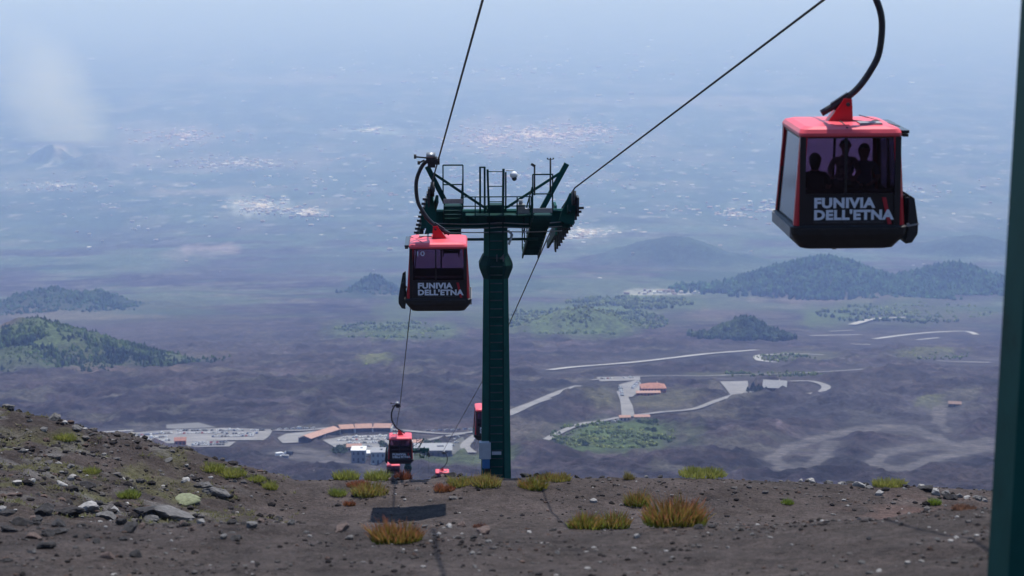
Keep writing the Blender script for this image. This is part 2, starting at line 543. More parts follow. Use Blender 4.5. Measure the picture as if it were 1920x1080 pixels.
LOTS = [   # polygon, tone
    ([(190, 816), (262, 811), (330, 806), (420, 803), (512, 806), (505, 818), (495, 826), (430, 826), (320, 832), (240, 830), (196, 826)], 'a'),
    ([(312, 797), (372, 793), (405, 802), (330, 805), (312, 804)], 'd'),
    ([(352, 829), (442, 829), (430, 838), (366, 839), (345, 836)], 'a'),
    ([(605, 826), (650, 818), (736, 816), (742, 836), (700, 846), (640, 846)], 'a'),
    ([(536, 814), (600, 808), (612, 812), (572, 830), (530, 832), (520, 822)], 'a'),
    ([(1350, 716), (1402, 715), (1404, 738), (1370, 742)], 'a'),
    ([(1160, 722), (1200, 712), (1204, 730), (1186, 745), (1162, 745)], 'a'),
    ([(1118, 708), (1200, 706), (1200, 714), (1125, 716)], 'a'),
    ([(830, 838), (868, 820), (880, 846), (840, 856)], 'g'),
]
vis_mask = front & (PX > -250) & (PX < 2150) & (PY > 540) & (PY < 905)
flat = np.zeros(RR.shape)
px_v, py_v = PX[vis_mask], PY[vis_mask]
fl = np.zeros(px_v.shape); trk = np.zeros(px_v.shape)
for pts, w, t in ROADS:
    sc = {'t': 12.0, 'b': 9.0}.get(t, 6.0)
    dd_ = seg_dist(px_v, py_v, pts)
    fl = np.maximum(fl, 1 - sstep(sc, sc * 3.0, dd_))
    if t == 't':        # worn tracks are a paler strip of the same ash
        wpx = w * 1.15 * F / 1650 / 2 * .6
        wob_ = (fbm(FX[vis_mask] / 14, FY[vis_mask] / 14, 611, 3) - .5) * wpx * .6
        trk = np.maximum(trk, (1 - sstep(wpx * .7, wpx * 1.15, dd_ + wob_)))
for poly, t in LOTS:
    d = seg_dist(px_v, py_v, poly + poly[:1])
    fl = np.maximum(fl, np.where(inside(px_v, py_v, poly), 1.0, 1 - sstep(4, 10, d)))
flat[vis_mask] = fl
track = np.zeros(RR.shape); track[vis_mask] = trk

def blob(cx, cy, rx, ry, seed=0, soft=0.35, wob=0.5):
    q = np.sqrt(((PX - cx) / rx) ** 2 + ((PY - cy) / ry) ** 2)
    q = q + (fbm(FX / (rx * RR / F * 0.35 + 1), FY / (rx * RR / F * 0.35 + 1), 100 + seed, 4) - 0.5) * 2 * wob
    return (1 - sstep(1 - soft, 1 + soft, q)) * front

ridge = (ridged(FX / 70, FY / 70, 5, 5) - 0.5)
ridge2 = (fbm(FX / 230, FY / 160, 8, 4) - 0.5)
lavaamp = sstep(1350, 1600, RR) * (1 - sstep(3200, 5200, RR))
grovem = np.clip(blob(1150, 820, 130, 32, 3) + blob(870, 870, 110, 12, 4) + blob(1210, 752, 90, 20, 5) * 0.8, 0, 1)
rough = (ridge * 17 + ridge2 * 18 + (ridged(FX / 24, FY / 24, 6, 3) - .5) * 9) * lavaamp * (1 - flat) * (1 - 0.75 * grovem)
rough = rough + (fbm(FX / 600, FY / 600, 15, 4) - 0.5) * 40 * sstep(3500, 6500, RR) * (1 - sstep(9000, 16000, RR))
rough = np.where(rough > 0, rough, rough * 0.5) - 0.4 * flat
cz = cones_z(FX, FY)
forest_rough = (fbm(FX / 9, FY / 9, 25, 2) - 0.5) * 6 * sstep(8, 30, cz) * (RR > 2300)
FZ = base + cz * (np.cos(AZ) > 0) + rough * front + forest_rough

# colours of the ground, with a haze tint painted over the far part
def mixc(C, col, m):
    return C * (1 - m[..., None]) + np.array(col) * m[..., None]
n_a = fbm(FX / 90, FY / 60, 71, 5)
n_b = fbm(FX / 420, FY / 300, 73, 5)
n_c = fbm(FX / 25, FY / 25, 75, 3)
C = np.ones(FX.shape + (3,)) * np.array([0.032, 0.025, 0.028])
rg = ridged(FX / 34, FY / 34, 66, 4)
flow = fbm(FX / 40 + 3 * fbm(FX / 150, FY / 150, 68, 2), FY / 130, 67, 4)
C = C * np.clip(0.15 + 1.7 * n_a, .3, 2)[..., None] * np.clip(0.3 + 1.4 * n_c, .4, 2)[..., None] * np.clip(.2 + 1.6 * flow, .4, 2)[..., None]
C = mixc(C, (0.075, 0.068, 0.070), sstep(0.72, 0.90, rg) * 0.5)
C = mixc(C, (0.044, 0.034, 0.031), sstep(0.50, 0.72, n_b) * 0.7)
C = mixc(C, (0.018, 0.016, 0.019), sstep(0.55, 0.75, fbm(FX / 300, FY / 200, 77, 4)) * 0.8)
C = mixc(C, (0.085, 0.08, 0.066), sstep(0.60, 0.76, fbm(FX / 60, FY / 45, 79, 4)) * 0.6)
# from 4 km on scrub, woods and fields take over
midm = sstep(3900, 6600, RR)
g1 = sstep(0.44, 0.58, fbm(FX / 480, FY / 360, 81, 6, .6))
C = mixc(C, (0.070, 0.096, 0.058), midm * g1 * 0.8)
C = mixc(C, (0.105, 0.100, 0.078), midm * sstep(0.60, 0.70, fbm(FX / 160, FY / 190, 87, 5, .6)) * 0.6)
g2 = sstep(0.56, 0.68, fbm(FX / 420, FY / 330, 83, 5))
C = mixc(C, (0.030, 0.052, 0.030), midm * g2 * 0.85)
farm = sstep(7500, 12000, RR)
cell = fbm(FX / 200, FY / 420, 91, 3)
cell2 = vn(FX / 60 + 3.3, FY / 120, 93)
C = mixc(C, (0.058, 0.085, 0.058), farm * 0.9)
C = mixc(C, (0.14, 0.13, 0.10), farm * sstep(0.56, 0.70, cell) * 0.5)
C = mixc(C, (0.035, 0.06, 0.04), farm * sstep(0.56, 0.70, 1 - cell) * 0.6)
C = mixc(C, (0.30, 0.27, 0.25), farm * sstep(0.86, 0.92, cell2) * 0.6 * (1 - sstep(15000, 24000, RR)))
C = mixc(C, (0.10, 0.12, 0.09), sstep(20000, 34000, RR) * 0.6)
# patches read from the photograph
GREEN = (0.062, 0.094, 0.030); DKG = (0.018, 0.036, 0.018); YG = (0.105, 0.118, 0.040); TAN = (0.19, 0.155, 0.12); PINK = (0.33, 0.24, 0.21)
PALE = (0.42, 0.40, 0.37)
for cx, cy, rx, ry, col, a, sd in [
    (1150, 818, 122, 30, GREEN, 0.9, 3), (860, 862, 110, 11, GREEN, 0.55, 4), (1090, 846, 80, 8, GREEN, 0.6, 6),
    (1215, 752, 95, 20, (0.085, 0.080, 0.050), 0.75, 5), (1140, 745, 34, 22, (0.10, 0.095, 0.06), 0.6, 7),
    (1330, 774, 60, 14, (0.080, 0.072, 0.058), 0.8, 8), (980, 812, 90, 16, (0.080, 0.070, 0.060), 0.8, 9),
    (1745, 756, 28, 10, YG, 0.9, 10), (1800, 750, 40, 14, (0.09, 0.085, 0.06), 0.7, 11),
    (1490, 668, 70, 9, YG, 0.6, 12), (1740, 664, 60, 10, YG, 0.45, 13), (1440, 702, 140, 4, YG, 0.5, 14),
    (705, 680, 32, 9, YG, 0.65, 15), (740, 622, 120, 22, GREEN, 0.75, 16), (790, 582, 90, 20, GREEN, 0.5, 17),
    (1080, 600, 180, 30, GREEN, 0.85, 18), (1180, 570, 130, 16, GREEN, 0.5, 19), (1330, 590, 60, 10, TAN, 0.25, 20),
    (720, 538, 80, 22, DKG, 0.8, 21), (735, 551, 34, 6, TAN, 0.5, 22), (1230, 547, 70, 5, PALE, 0.45, 23),
    (1560, 560, 140, 9, TAN, 0.35, 24), (1700, 585, 180, 22, GREEN, 0.6, 25), (1560, 600, 60, 18, GREEN, 0.5, 26),
    (230, 700, 120, 8, (0.10, 0.075, 0.060), 0.7, 27), (350, 672, 70, 7, (0.095, 0.08, 0.06), 0.5, 28),
    (130, 595, 160, 5, TAN, 0.3, 29), (400, 470, 50, 9, PINK, 0.75, 30), (345, 480, 60, 7, PINK, 0.4, 31),
    (490, 388, 52, 16, PALE, 0.7, 32), (575, 398, 40, 10, PALE, 0.6, 33), (365, 362, 90, 7, PINK, 0.4, 34),
    (1110, 436, 70, 12, PALE, 0.45, 35), (1080, 444, 40, 8, PALE, 0.4, 36), (1030, 255, 150, 28, PINK, 0.6, 37),
    (350, 255, 90, 22, PINK, 0.45, 38), (450, 305, 160, 16, PINK, 0.35, 39), (105, 288, 30, 12, (0.45, 0.32, 0.24), 0.8, 40),
    (230, 302, 70, 16, (0.26, 0.20, 0.20), 0.5, 41), (100, 350, 110, 8, PALE, 0.4, 42), (720, 245, 60, 6, PALE, 0.4, 43),
    (1400, 250, 300, 20, (0.06, 0.09, 0.06), 0.5, 44), (600, 330, 200, 14, (0.04, 0.07, 0.05), 0.6, 45),
    (120, 380, 200, 40, (0.035, 0.055, 0.045), 0.6, 46), (660, 345, 160, 16, (0.04, 0.07, 0.05), 0.5, 47),
    (1060, 380, 260, 24, (0.045, 0.075, 0.05), 0.5, 48), (1500, 380, 260, 24, (0.045, 0.075, 0.05), 0.5, 49),
    (560, 500, 200, 20, (0.06, 0.058, 0.06), 0.6, 50), (250, 640, 300, 30, (0.055, 0.05, 0.055), 0.5, 51),
    (1640, 762, 200, 40, (0.046, 0.044, 0.054), 0.5, 52), (1400, 190, 300, 8, PINK, 0.3, 53), (600, 150, 400, 8, PINK, 0.25, 54)]:
    C = mixc(C, col, blob(cx, cy, rx, ry, sd, 0.55 if cy < 520 else 0.4, 0.9 if cy < 520 else 0.6) * a * (0.55 if cy < 520 else 1.0))
# wooded cones
for cn, col in ((CONE_LEFT, GREEN), (CONE_BACK, DKG), (CONE_BACK2, DKG), (CONE_RIGHT, DKG), (CONE_RIGHT2, DKG), (CONE_FAR, (.035, .055, .040)), (CONE_FAR2, (.035, .055, .040)), (CONE_TREES, DKG), (CONE_MIDP, DKG)):
    q = np.hypot(FX - cn[0], FY - cn[1]) / cn[2]
    q = q + (fbm(FX / (cn[2] * .25), FY / (cn[2] * .25), 130, 3) - 0.5) * 0.5
    C = mixc(C, col, (1 - sstep(0.55, 1.25, q)) * 0.85)
q = np.hypot(FX - CONE_LEFT[0] + 60, FY - CONE_LEFT[1] + 20) / 60
C = mixc(C, (0.085, 0.065, 0.055), (1 - sstep(0.6, 1.1, q)) * 0.9)
# spoil around roads and lots
C = mixc(C, (0.048, 0.043, 0.044), flat * 0.55)
C = mixc(C, (0.098, 0.089, 0.088), track * (0.7 + 0.3 * n_c))
C = C * (1 + (np.array([0.86, 1.0, 1.18]) - 1) * sstep(4500, 9000, RR)[..., None])  # haze painted in: ground colour turns bluer with distance
nr, nc = FX.shape
idx = np.arange(nr * nc).reshape(nr, nc)
FA = np.stack([idx[:-1, :-1], idx[:-1, 1:], idx[1:, 1:], idx[1:, :-1]], -1).reshape(-1, 4)
M_TERR = vcol_mat('lava_terrain', 0.95, ((0.004, 0.22), (0.03, 0.38), (0.13, 0.50), (0.4, 0.3)), bump=(0.10, 6.0, 1.0))
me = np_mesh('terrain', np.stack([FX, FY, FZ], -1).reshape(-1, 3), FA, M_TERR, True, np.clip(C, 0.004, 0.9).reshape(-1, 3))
tag(link('terrain', me), kind='structure')

TONES = {
    'a': mat('asphalt_pale', (0.165, 0.158, 0.156), 0.9, 0, 0.32, 0.06),
    'b': mat('road_pale', (0.27, 0.262, 0.255), 0.9, 0, 0.2, 0.02),
    't': mat('track_ash', (0.074, 0.069, 0.070), 0.95, 0, 0.22, 0.04),
    'd': mat('lot_dusty', (0.115, 0.112, 0.112), 0.95, 0, 0.15, 0.04),
    'g': mat('verge', (0.065, 0.064, 0.052), 0.95, 0, 0.25, 0.04)}
RN = {'a': 'road', 'b': 'road', 't': 'dirt_track', 'd': 'dirt_track', 'g': 'road'}
LN = {'a': 'car_park', 'b': 'car_park', 't': 'ash_clearing', 'd': 'gravel_lot', 'g': 'verge'}
for ri, (pts, w, t) in enumerate(ROADS):
    if t == 't': continue
    P3 = smoothcurve([Vector((*far_xy(*p), 0)) for p in pts], 10)
    V, n = [], len(P3)
    for i, p in enumerate(P3):
        tn = (P3[min(i + 1, n - 1)] - P3[max(i - 1, 0)]); tn.z = 0; tn.normalize()
        s = Vector((tn.y, -tn.x, 0))
        ww = w * (0.9 + 0.25 * float(vn(p.x / 60, p.y / 60, 7))) * (1.0 if t != 't' else 0.7 + 0.7 * float(vn(p.x / 30, p.y / 30, 9)))
        for k in (-0.5, 0.0, 0.5):
            q = p + s * ww * k
            V.append((q.x, q.y, float(far_z(q.x, q.y)) + 0.75 + 0.05 * (ri % 9)))
    ia = np.arange(n * 3).reshape(n, 3)
    FAs = np.stack([ia[:-1, :-1], ia[:-1, 1:], ia[1:, 1:], ia[1:, :-1]], -1).reshape(-1, 4)
    tag(link(RN[t], np_mesh(RN[t], np.array(V), FAs, TONES[t])), kind='structure')
for li, (poly, t) in enumerate(LOTS):
    bm = bmesh.new()
    vs_ = [bm.verts.new((*far_xy(*p), 0)) for p in poly]
    bm.faces.new(vs_)
    bmesh.ops.triangulate(bm, faces=bm.faces[:])
    bmesh.ops.subdivide_edges(bm, edges=bm.edges[:], cuts=3, use_grid_fill=True)
    for v in bm.verts: v.co.z = float(far_z(v.co.x, v.co.y)) + 0.45 + 0.03 * li
    bmesh.ops.recalc_face_normals(bm, faces=bm.faces[:])
    tag(from_bm(LN[t], bm, TONES[t]), kind='structure')
M_RUNG = mat('rung_worn', (0.05, 0.07, 0.07), 0.45, 0.4, 0.5, 1.5)

# ================================================================== ropeways
# rope points: depth along the optical axis and pixel where the rope is seen
def rope_pt(d, px, py): return P(px, py, d)
L_NEAR_T = P(812, 335, 72.5); L_FAR_T = P(786, 430, 82.5)
R_NEAR_T = P(1078, 352, 72.5); R_FAR_T = P(1033, 432, 82.5)

def cs(d, x, y): return Vector((x, d * cp + y * sp, -d * sp + y * cp))
# uphill spans, towards the tower beside the camera
L_UP = cs(19, -2.68 + 0.0677 * 53.5, 3.72 + 0.0595 * 53.5)
R_UP = cs(19, 2.14 + 0.1115 * 53.5, 3.41 + 0.0595 * 53.5)
L3 = P(733, 841, 330); R3 = P(803, 846, 330)
L_G3 = P(750, 760, 172); L_G5 = P(737, 837, 300)
R_G4 = P(916, 694, 144); R_G6 = P(829, 849, 287)
station_c = far_pt(800, 852)
L_END = station_c + Vector((-4, -8, 5.5)); R_END = station_c + Vector((3, -8, 5.5))

def lerp(a, b, t): return a + (b - a) * t
L_G2 = lerp(L_UP, L_NEAR_T, (67.6 - 19) / 53.5)
R_G1 = lerp(R_UP, R_NEAR_T, (38.2 - 19) / 53.5)
up_dir = (L_UP - L_NEAR_T).normalized()
ropes = {
    'L': [L_UP + up_dir * 60, L_UP, L_G2, L_NEAR_T, lerp(L_NEAR_T, L_FAR_T, .5) + Vector((0, 0, .10)), L_FAR_T, L_G3, L_G5, L3, lerp(L3, L_END, 0.5) - Vector((0, 0, 22)), L_END],
    'R': [R_UP + up_dir * 60, R_UP, R_G1, R_NEAR_T, lerp(R_NEAR_T, R_FAR_T, .5) + Vector((0, 0, .10)), R_FAR_T, R_G4, R_G6, R3, lerp(R3, R_END, 0.5) - Vector((0, 0, 22)), R_END]}
for k, lab in (('L', 'black hauling rope carrying the cabin numbered ten past the green pylon'), ('R', 'black hauling rope rising from the pylon to the cabin with passengers')):
    bm = bmesh.new(); tube(bm, ropes[k], 0.026, 8)
    tag(from_bm('hauling_rope', bm, M_ROPE, smooth=True), lab, 'rope')

# ------------------------------------------------------------------ cabin
ROPE_H = 4.68           # rope above the cabin's underside
def rrect(hw, hd, r, z, n=4):
    pts = []
    for cx, cy, a0 in ((hw - r, hd - r, 0), (-hw + r, hd - r, 90), (-hw + r, -hd + r, 180), (hw - r, -hd + r, 270)):
        for k in range(n + 1):
            a = R(a0 + 90 * k / n)
            pts.append((cx + r * math.cos(a), cy + r * math.sin(a), z))
    return pts

def loft(bm, rings, mi=0, cap0=True, cap1=True):
    rv = [[bm.verts.new(p) for p in r] for r in rings]
    n = len(rv[0])
    for a, b in zip(rv, rv[1:]):
        for k in range(n):
            bm.faces.new((a[k], a[(k + 1) % n], b[(k + 1) % n], b[k])).material_index = mi
    if cap0: bm.faces.new(rv[0][::-1]).material_index = mi
    if cap1: bm.faces.new(rv[-1]).material_index = mi
    return rv

def face_y(z, off=0.0):          # outer plane of the end faces
    return 0.985 - (z - 0.45) * 0.062 + off
def face_x(z, off=0.0):
    return 0.985 - (z - 0.45) * 0.062 + off

def text_mesh(body, size, offset, xscale=1.0):
    cu = bpy.data.curves.new('lettering', 'FONT'); cu.body = body; cu.size = size; cu.offset = offset
    cu.extrude = 0.0; cu.resolution_u = 3; cu.space_character = 1.0 + offset * 1.6
    ob = bpy.data.objects.new('lettering', cu); COL.objects.link(ob)
    dg = bpy.context.evaluated_depsgraph_get()
    me = bpy.data.meshes.new_from_object(ob.evaluated_get(dg))
    bpy.data.objects.remove(ob); bpy.data.curves.remove(cu)
    co = np.empty(len(me.vertices) * 3); me.vertices.foreach_get('co', co); co = co.reshape(-1, 3)
    co[:, 0] -= co[:, 0].min(); co[:, 1] -= co[:, 1].min()
    fa = [list(p.vertices) for p in me.polygons]
    bpy.data.meshes.remove(me)
    return co, fa

def put_text(name, body, w, h, x0, z0, m, parent, side, offset=0.0, lift=0.014):
    """lettering of width w and height h on an end face (side -1 uphill end, +1 downhill end) or 'x' on the outer side"""
    co, fa = text_mesh(body, 1.0, offset)
    co[:, 0] *= w / co[:, 0].max(); co[:, 1] *= h / co[:, 1].max()
    V = []
    for u, v, _ in co:
        z = z0 + v
        if side == -1: V.append((x0 + u, -face_y(z, lift), z))
        elif side == 1: V.append((-x0 - u, face_y(z, lift), z))
        else: V.append((face_x(z, lift), x0 + u, z))
    me = bpy.data.meshes.new(name); me.from_pydata(V, [], fa); me.materials.append(m)
    return link(name, me, parent)

def slab(bm, x0, x1, z0, z1, side, t=0.02, off=-0.02, mi=0):
    """thin panel on the end face (side -1/+1) between x0..x1, z0..z1, following its lean"""
    y0o, y1o = face_y(z0, off), face_y(z1, off)
    pts = []
    for y_add in (0, -t):
        for x, z, yb in ((x0, z0, y0o), (x1, z0, y0o), (x1, z1, y1o), (x0, z1, y1o)):
            pts.append(bm.verts.new((x, side * (yb + y_add), z)))
    a = pts
    fs = [(0, 1, 2, 3), (7, 6, 5, 4), (0, 4, 5, 1), (1, 5, 6, 2), (2, 6, 7, 3), (3, 7, 4, 0)]
    F_ = [bm.faces.new([a[i] for i in f]) for f in fs]
    for f in F_: f.material_index = mi
    bmesh.ops.recalc_face_normals(bm, faces=F_)

def slab_x(bm, y0, y1, z0, z1, side, t=0.02, off=-0.02, mi=0):
    y_ = len(bm.verts)
    tmp = bmesh.new(); slab(tmp, y0, y1, z0, z1, side, t, off, mi)
    vm = {}
    for v in tmp.verts: vm[v] = bm.verts.new((v.co.y, v.co.x, v.co.z))
    F_ = []
    for f in tmp.faces:
        nf = bm.faces.new([vm[v] for v in f.verts]); nf.material_index = mi; F_.append(nf)
    tmp.free(); bmesh.ops.recalc_face_normals(bm, faces=F_)

def make_cabin(detail=True):
    root = empty('cable_car_cabin')
    def part(name, fn, m, par=root, smooth=False):
        bm = bmesh.new(); fn(bm); return from_bm(name, bm, m, par, smooth=smooth)
    # bumper tub
    b = part('bumper', lambda bm: loft(bm, [rrect(.74, .76, .10, 0.0), rrect(.84, .86, .12, .03), rrect(.97, .98, .12, .20), rrect(1.03, 1.03, .12, .30), rrect(1.045, 1.045, .12, .43), rrect(1.00, 1.00, .12, .455), rrect(.93, .93, .10, .456)]), M_BUMPER)
    for s in (-1, 1):
        def f(bm, s=s):
            prism(bm, [(-.92, .235), (.92, .235), (.92, .425), (-.92, .425)], 'x', s * 1.012, s * 1.058)
        if s == -1: part('side_panel', f, M_GREYPL, b)
    for s in (-1, 1):
        part('bumper_strip', lambda bm, s=s: box(bm, (0, s * 1.052, .395), (1.75, .02, .035)), M_DSTEEL, b)
    part('drain_stub', lambda bm: (cyl(bm, (-.12, -.3, .01), (-.12, -.3, -.07), .025, 8), box(bm, (-.12, -.3, -.075), (.07, .05, .03))), M_DSTEEL, b)
    # floor
    part('floor', lambda bm: box(bm, (0, 0, .475), (1.84, 1.84, .035)), M_BUMPER)
    # corner posts
    for sx in (-1, 1):
        for sy in (-1, 1):
            def f(bm, sx=sx, sy=sy):
                r0 = []
                for z in (.457, 1.0, 1.5, 2.06):
                    o = face_x(z, 0.012); w = .125
                    r0.append([(sx * o, sy * (o - .045), z), (sx * (o - .045), sy * o, z), (sx * (o - w), sy * o, z), (sx * (o - w), sy * (o - .05), z), (sx * (o - .05), sy * (o - .05), z), (sx * (o - .05), sy * (o - w), z), (sx * o, sy * (o - w), z)])
                if sx * sy < 0: r0 = [r[::-1] for r in r0]
                loft(bm, r0)
                bmesh.ops.recalc_face_normals(bm, faces=bm.faces[:])
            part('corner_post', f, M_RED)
    # roof
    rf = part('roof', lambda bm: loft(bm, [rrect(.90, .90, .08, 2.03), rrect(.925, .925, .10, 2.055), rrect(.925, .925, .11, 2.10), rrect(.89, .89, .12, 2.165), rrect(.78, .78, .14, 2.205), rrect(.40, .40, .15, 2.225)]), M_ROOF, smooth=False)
    part('gutter', lambda bm: (box(bm, (.985, 0, 2.11), (.14, 1.70, .055)), box(bm, (.995, 0, 2.045), (.10, 1.66, .05))), M_PANEL, rf)
    part('roof_cable', lambda bm: tube(bm, smoothcurve([(.10, -.05, 2.24), (.28, -.2, 2.235), (.45, -.28, 2.225), (.62, -.05, 2.225), (.9, .1, 2.15)]), .011, 6), M_BLACK, rf)
    part('roof_strap', lambda bm: bar(bm, (.50, .80, 2.23), (.93, -.62, 2.18), .016, .012), M_DSTEEL, rf)
    part('roof_strap', lambda bm: bar(bm, (-.06, -.85, 2.19), (-.06, -.2, 2.236), .03, .014), M_DSTEEL, rf)
    part('roof_hatch', lambda bm: box(bm, (.42, -.45, 2.228), (.40, .34, .03)), M_GREYPL, rf)
    # end faces
    for s in (-1, 1):
        ep = part('end_panel', lambda bm, s=s: slab(bm, -.86, .86, .457, 1.0, s, .03, -.02), M_PANEL)
        w = part('end_window', lambda bm, s=s: slab(bm, -.85, .85, 1.002, 2.035, s, .010, -.025), M_GLASS)
        part('mullion', lambda bm, s=s: slab(bm, -.075 * -s - .022, -.075 * -s + .022, 1.002, 2.035, s, .03, -.010), M_PANEL, w)
        part('sill', lambda bm, s=s: slab(bm, -.86, .86, .985, 1.02, s, .05, -.012), M_PANEL, w)
        part('end_frame', lambda bm, s=s: (slab(bm, -.905, -.80, .457, 2.035, s, .03, .016), slab(bm, .80, .905, .457, 2.035, s, .03, .016), slab(bm, -.80, .80, 2.005, 2.035, s, .03, -.008)), M_PANEL, w)
        put_text('lettering', 'FUNIVIA', 1.10, .190, -.64, .765, M_LETTER, ep, s, 0.05)
        put_text('lettering', "DELL'ETNA", 1.44, .190, -.64, .555, M_LETTER, ep, s, 0.05)
        for wd_, x_, w_ in (('GIOACCHINO', -.65, .50), ('RUSSO', -.11, .25), ('MOROSOLI', .18, .42)):
            tag(put_text('small_lettering', wd_, w_, .040, x_, .497, M_LETTERDIM, ep, s, 0.0), kind='stuff')
        def sl(bm, s=s):
            V = []
            for x, z in ((.575, .955), (.650, .955), (.760, .475), (.690, .475)):
                V.append(bm.verts.new((x if s == -1 else -x, s * face_y(z, .010 if s else 0), z)))
            f = bm.faces.new(V)
            bm.normal_update()
            if f.normal.y * s < 0: f.normal_flip()
        part('red_slash', sl, M_SLASH, ep)
    # inner side: one wide window; outer side: two door leaves and the ski rack
    w = part('side_window', lambda bm: slab_x(bm, -.85, .85, .46, 2.035, -1, .010, -.025), M_GLASSS)
    part('window_frame', lambda bm: (slab_x(bm, -.86, .86, 1.985, 2.035, -1, .03, -.010), slab_x(bm, -.86, -.82, .46, 1.985, -1, .03, -.010), slab_x(bm, .82, .86, .46, 1.985, -1, .03, -.010)), M_DSTEEL, w)
    for y0, y1 in ((-.84, -.01), (.01, .84)):
        d = part('door', lambda bm, y0=y0, y1=y1: (slab_x(bm, y0, y1, .46, .95, 1, .03, -.02), slab_x(bm, y0, y0 + .05, .95, 2.035, 1, .03, -.02), slab_x(bm, y1 - .05, y1, .95, 2.035, 1, .03, -.02), slab_x(bm, y0 + .05, y1 - .05, 1.985, 2.035, 1, .03, -.02)), M_PANEL)
        part('pane', lambda bm, y0=y0, y1=y1: slab_x(bm, y0 + .05, y1 - .05, .95, 1.985, 1, .010, -.03), M_GLASSD, d)
    def rack(bm):
        prism(bm, [(1.03, .12), (1.16, .14), (1.245, .28), (1.25, .46), (1.17, .92), (1.10, .97), (1.075, .97), (1.075, .44), (1.065, .22)], 'y', -.94, -.90)
        prism(bm, [(1.03, .12), (1.16, .14), (1.245, .28), (1.25, .46), (1.17, .92), (1.10, .97), (1.075, .97), (1.075, .44), (1.065, .22)], 'y', .90, .94)
        prism(bm, [(1.245, .28), (1.26, .30), (1.262, .46), (1.18, .925), (1.17, .92), (1.25, .46)], 'y', -.90, .90)
        prism(bm, [(1.05, .10), (1.16, .12), (1.255, .27), (1.245, .29), (1.15, .15), (1.05, .13)], 'y', -.90, .90)
        for y in (-.6, -.3, 0, .3, .6): box(bm, (1.13, y, .62), (.09, .03, .55))
    rk = part('ski_rack', rack, M_BUMPER)
    part('rack_trim', lambda bm: (bar(bm, (1.05, -.955, .43), (1.26, -.955, .47), .02, .03), box(bm, (1.065, -.955, .455), (.05, .02, .06))), M_GREYPL, rk)
    # inside
    for s in (-1, 1):
        part('bench', lambda bm, s=s: (box(bm, (0, s * .60, .80), (1.55, .42, .09)), box(bm, (0, s * .62, .62), (1.3, .30, .27)), box(bm, (0, s * .84, .93), (1.55, .06, .32))), M_SEAT)
    # hanger
    z0 = 2.215
    br = part('hanger_bracket', lambda bm: (prism(bm, [(-.27, z0), (.19, z0), (.165, z0 + .40), (.02, z0 + .42), (-.05, z0 + .30)], 'y', -.13, -.10), prism(bm, [(-.27, z0), (.19, z0), (.165, z0 + .40), (.02, z0 + .42), (-.05, z0 + .30)], 'y', .10, .13), prism(bm, [(-.27, z0), (-.24, z0), (-.02, z0 + .30), (-.05, z0 + .30)], 'y', -.10, .10), box(bm, (.155, 0, z0 + .19), (.02, .20, .36))), M_RED)
    part('pin', lambda bm: cyl(bm, (.09, -.17, z0 + .31), (.09, .17, z0 + .31), .035, 12), M_DSTEEL, br)
    arm_pts = [(.16, 0, ROPE_H + .02), (.40, 0, ROPE_H - .03), (.58, 0, ROPE_H - .30), (.69, 0, ROPE_H - .68), (.66, 0, z0 + 1.25), (.52, 0, z0 + .92), (.28, 0, z0 + .58), (0, 0, z0 + .36), (-.36, 0, z0 + .14)]
    def arm(bm): tube(bm, smoothcurve(arm_pts, 5), .062, 12)
    am = part('hanger_arm', arm, M_DSTEEL, smooth=True)
    part('arm_clamp', lambda bm: bar(bm, (-.16, 0, z0 + .255), (.14, 0, z0 + .455), .10, .15), M_DSTEEL, am)
    def grip(bm):
        box(bm, (.02, 0, ROPE_H + .02), (.16, .46, .18)); box(bm, (.20, 0, ROPE_H + .06), (.34, .34, .20))
        box(bm, (.20, .0, ROPE_H - .10), (.24, .24, .16))
        box(bm, (-.02, -.30, ROPE_H + .02), (.07, .18, .09)); box(bm, (-.02, .30, ROPE_H + .02), (.07, .18, .09))
        bar(bm, (.30, -.10, ROPE_H + .10), (.72, -.10, ROPE_H + .14), .045)
        bar(bm, (.42, .10, ROPE_H + .06), (.60, .10, ROPE_H - .03), .05)
    g = part('grip', grip, M_DSTEEL)
    part('grip_roller', lambda bm: cyl(bm, (.68, -.16, ROPE_H + .14), (.76, -.16, ROPE_H + .14), .07, 14), M_BLACK, g)
    part('grip_roller', lambda bm: cyl(bm, (.56, .12, ROPE_H - .02), (.64, .12, ROPE_H - .02), .06, 14), M_BLACK, g)
    for y in (-.12, .12): part('grip_spring', lambda bm: cyl(bm, (.08, y, ROPE_H + .20), (.36, y, ROPE_H + .20), .075, 14), M_STEEL, g)
    return root

def copy_tree(o, parent=None):
    c = o.copy(); COL.objects.link(c)
    if parent is not None: c.parent = parent
    for ch in list(o.children): copy_tree(ch, c)
    return c

line_dir = (L_FAR_T - L_NEAR_T); yaw_line = math.atan2(-line_dir.x, line_dir.y)
cabin0 = make_cabin()
def place_cabin(o, rope_p, yaw, flip, roll=0.0):
    o.location = rope_p - Vector((0, 0, ROPE_H))
    o.rotation_euler = (0, roll, yaw + (math.pi if flip else 0))
    return o
place_cabin(cabin0, R_G1, R(3.0), False)
GRP = 'red cable car cabins on the ropeway'
spots = [(L_G2, R(1.2), True, 'red and black cabin numbered 10 hanging just uphill of the green pylon'),
         (L_G3, R(3.0), True, 'red roofed cabin hanging low in front of the lower station buildings'),
         (R_G4, R(4.0), False, 'red cabin half hidden behind the foot of the green pylon'),
         (L_G5, R(3.5), True, 'red cabin sunk behind the crest with only its roof showing, left rope'),
         (R_G6, R(4.0), False, 'red cabin sunk behind the crest with curved arm above it, right rope')]
cabins = [tag(cabin0, 'large red and black cabin with passengers on the right hand rope', 'cable car', GRP)]
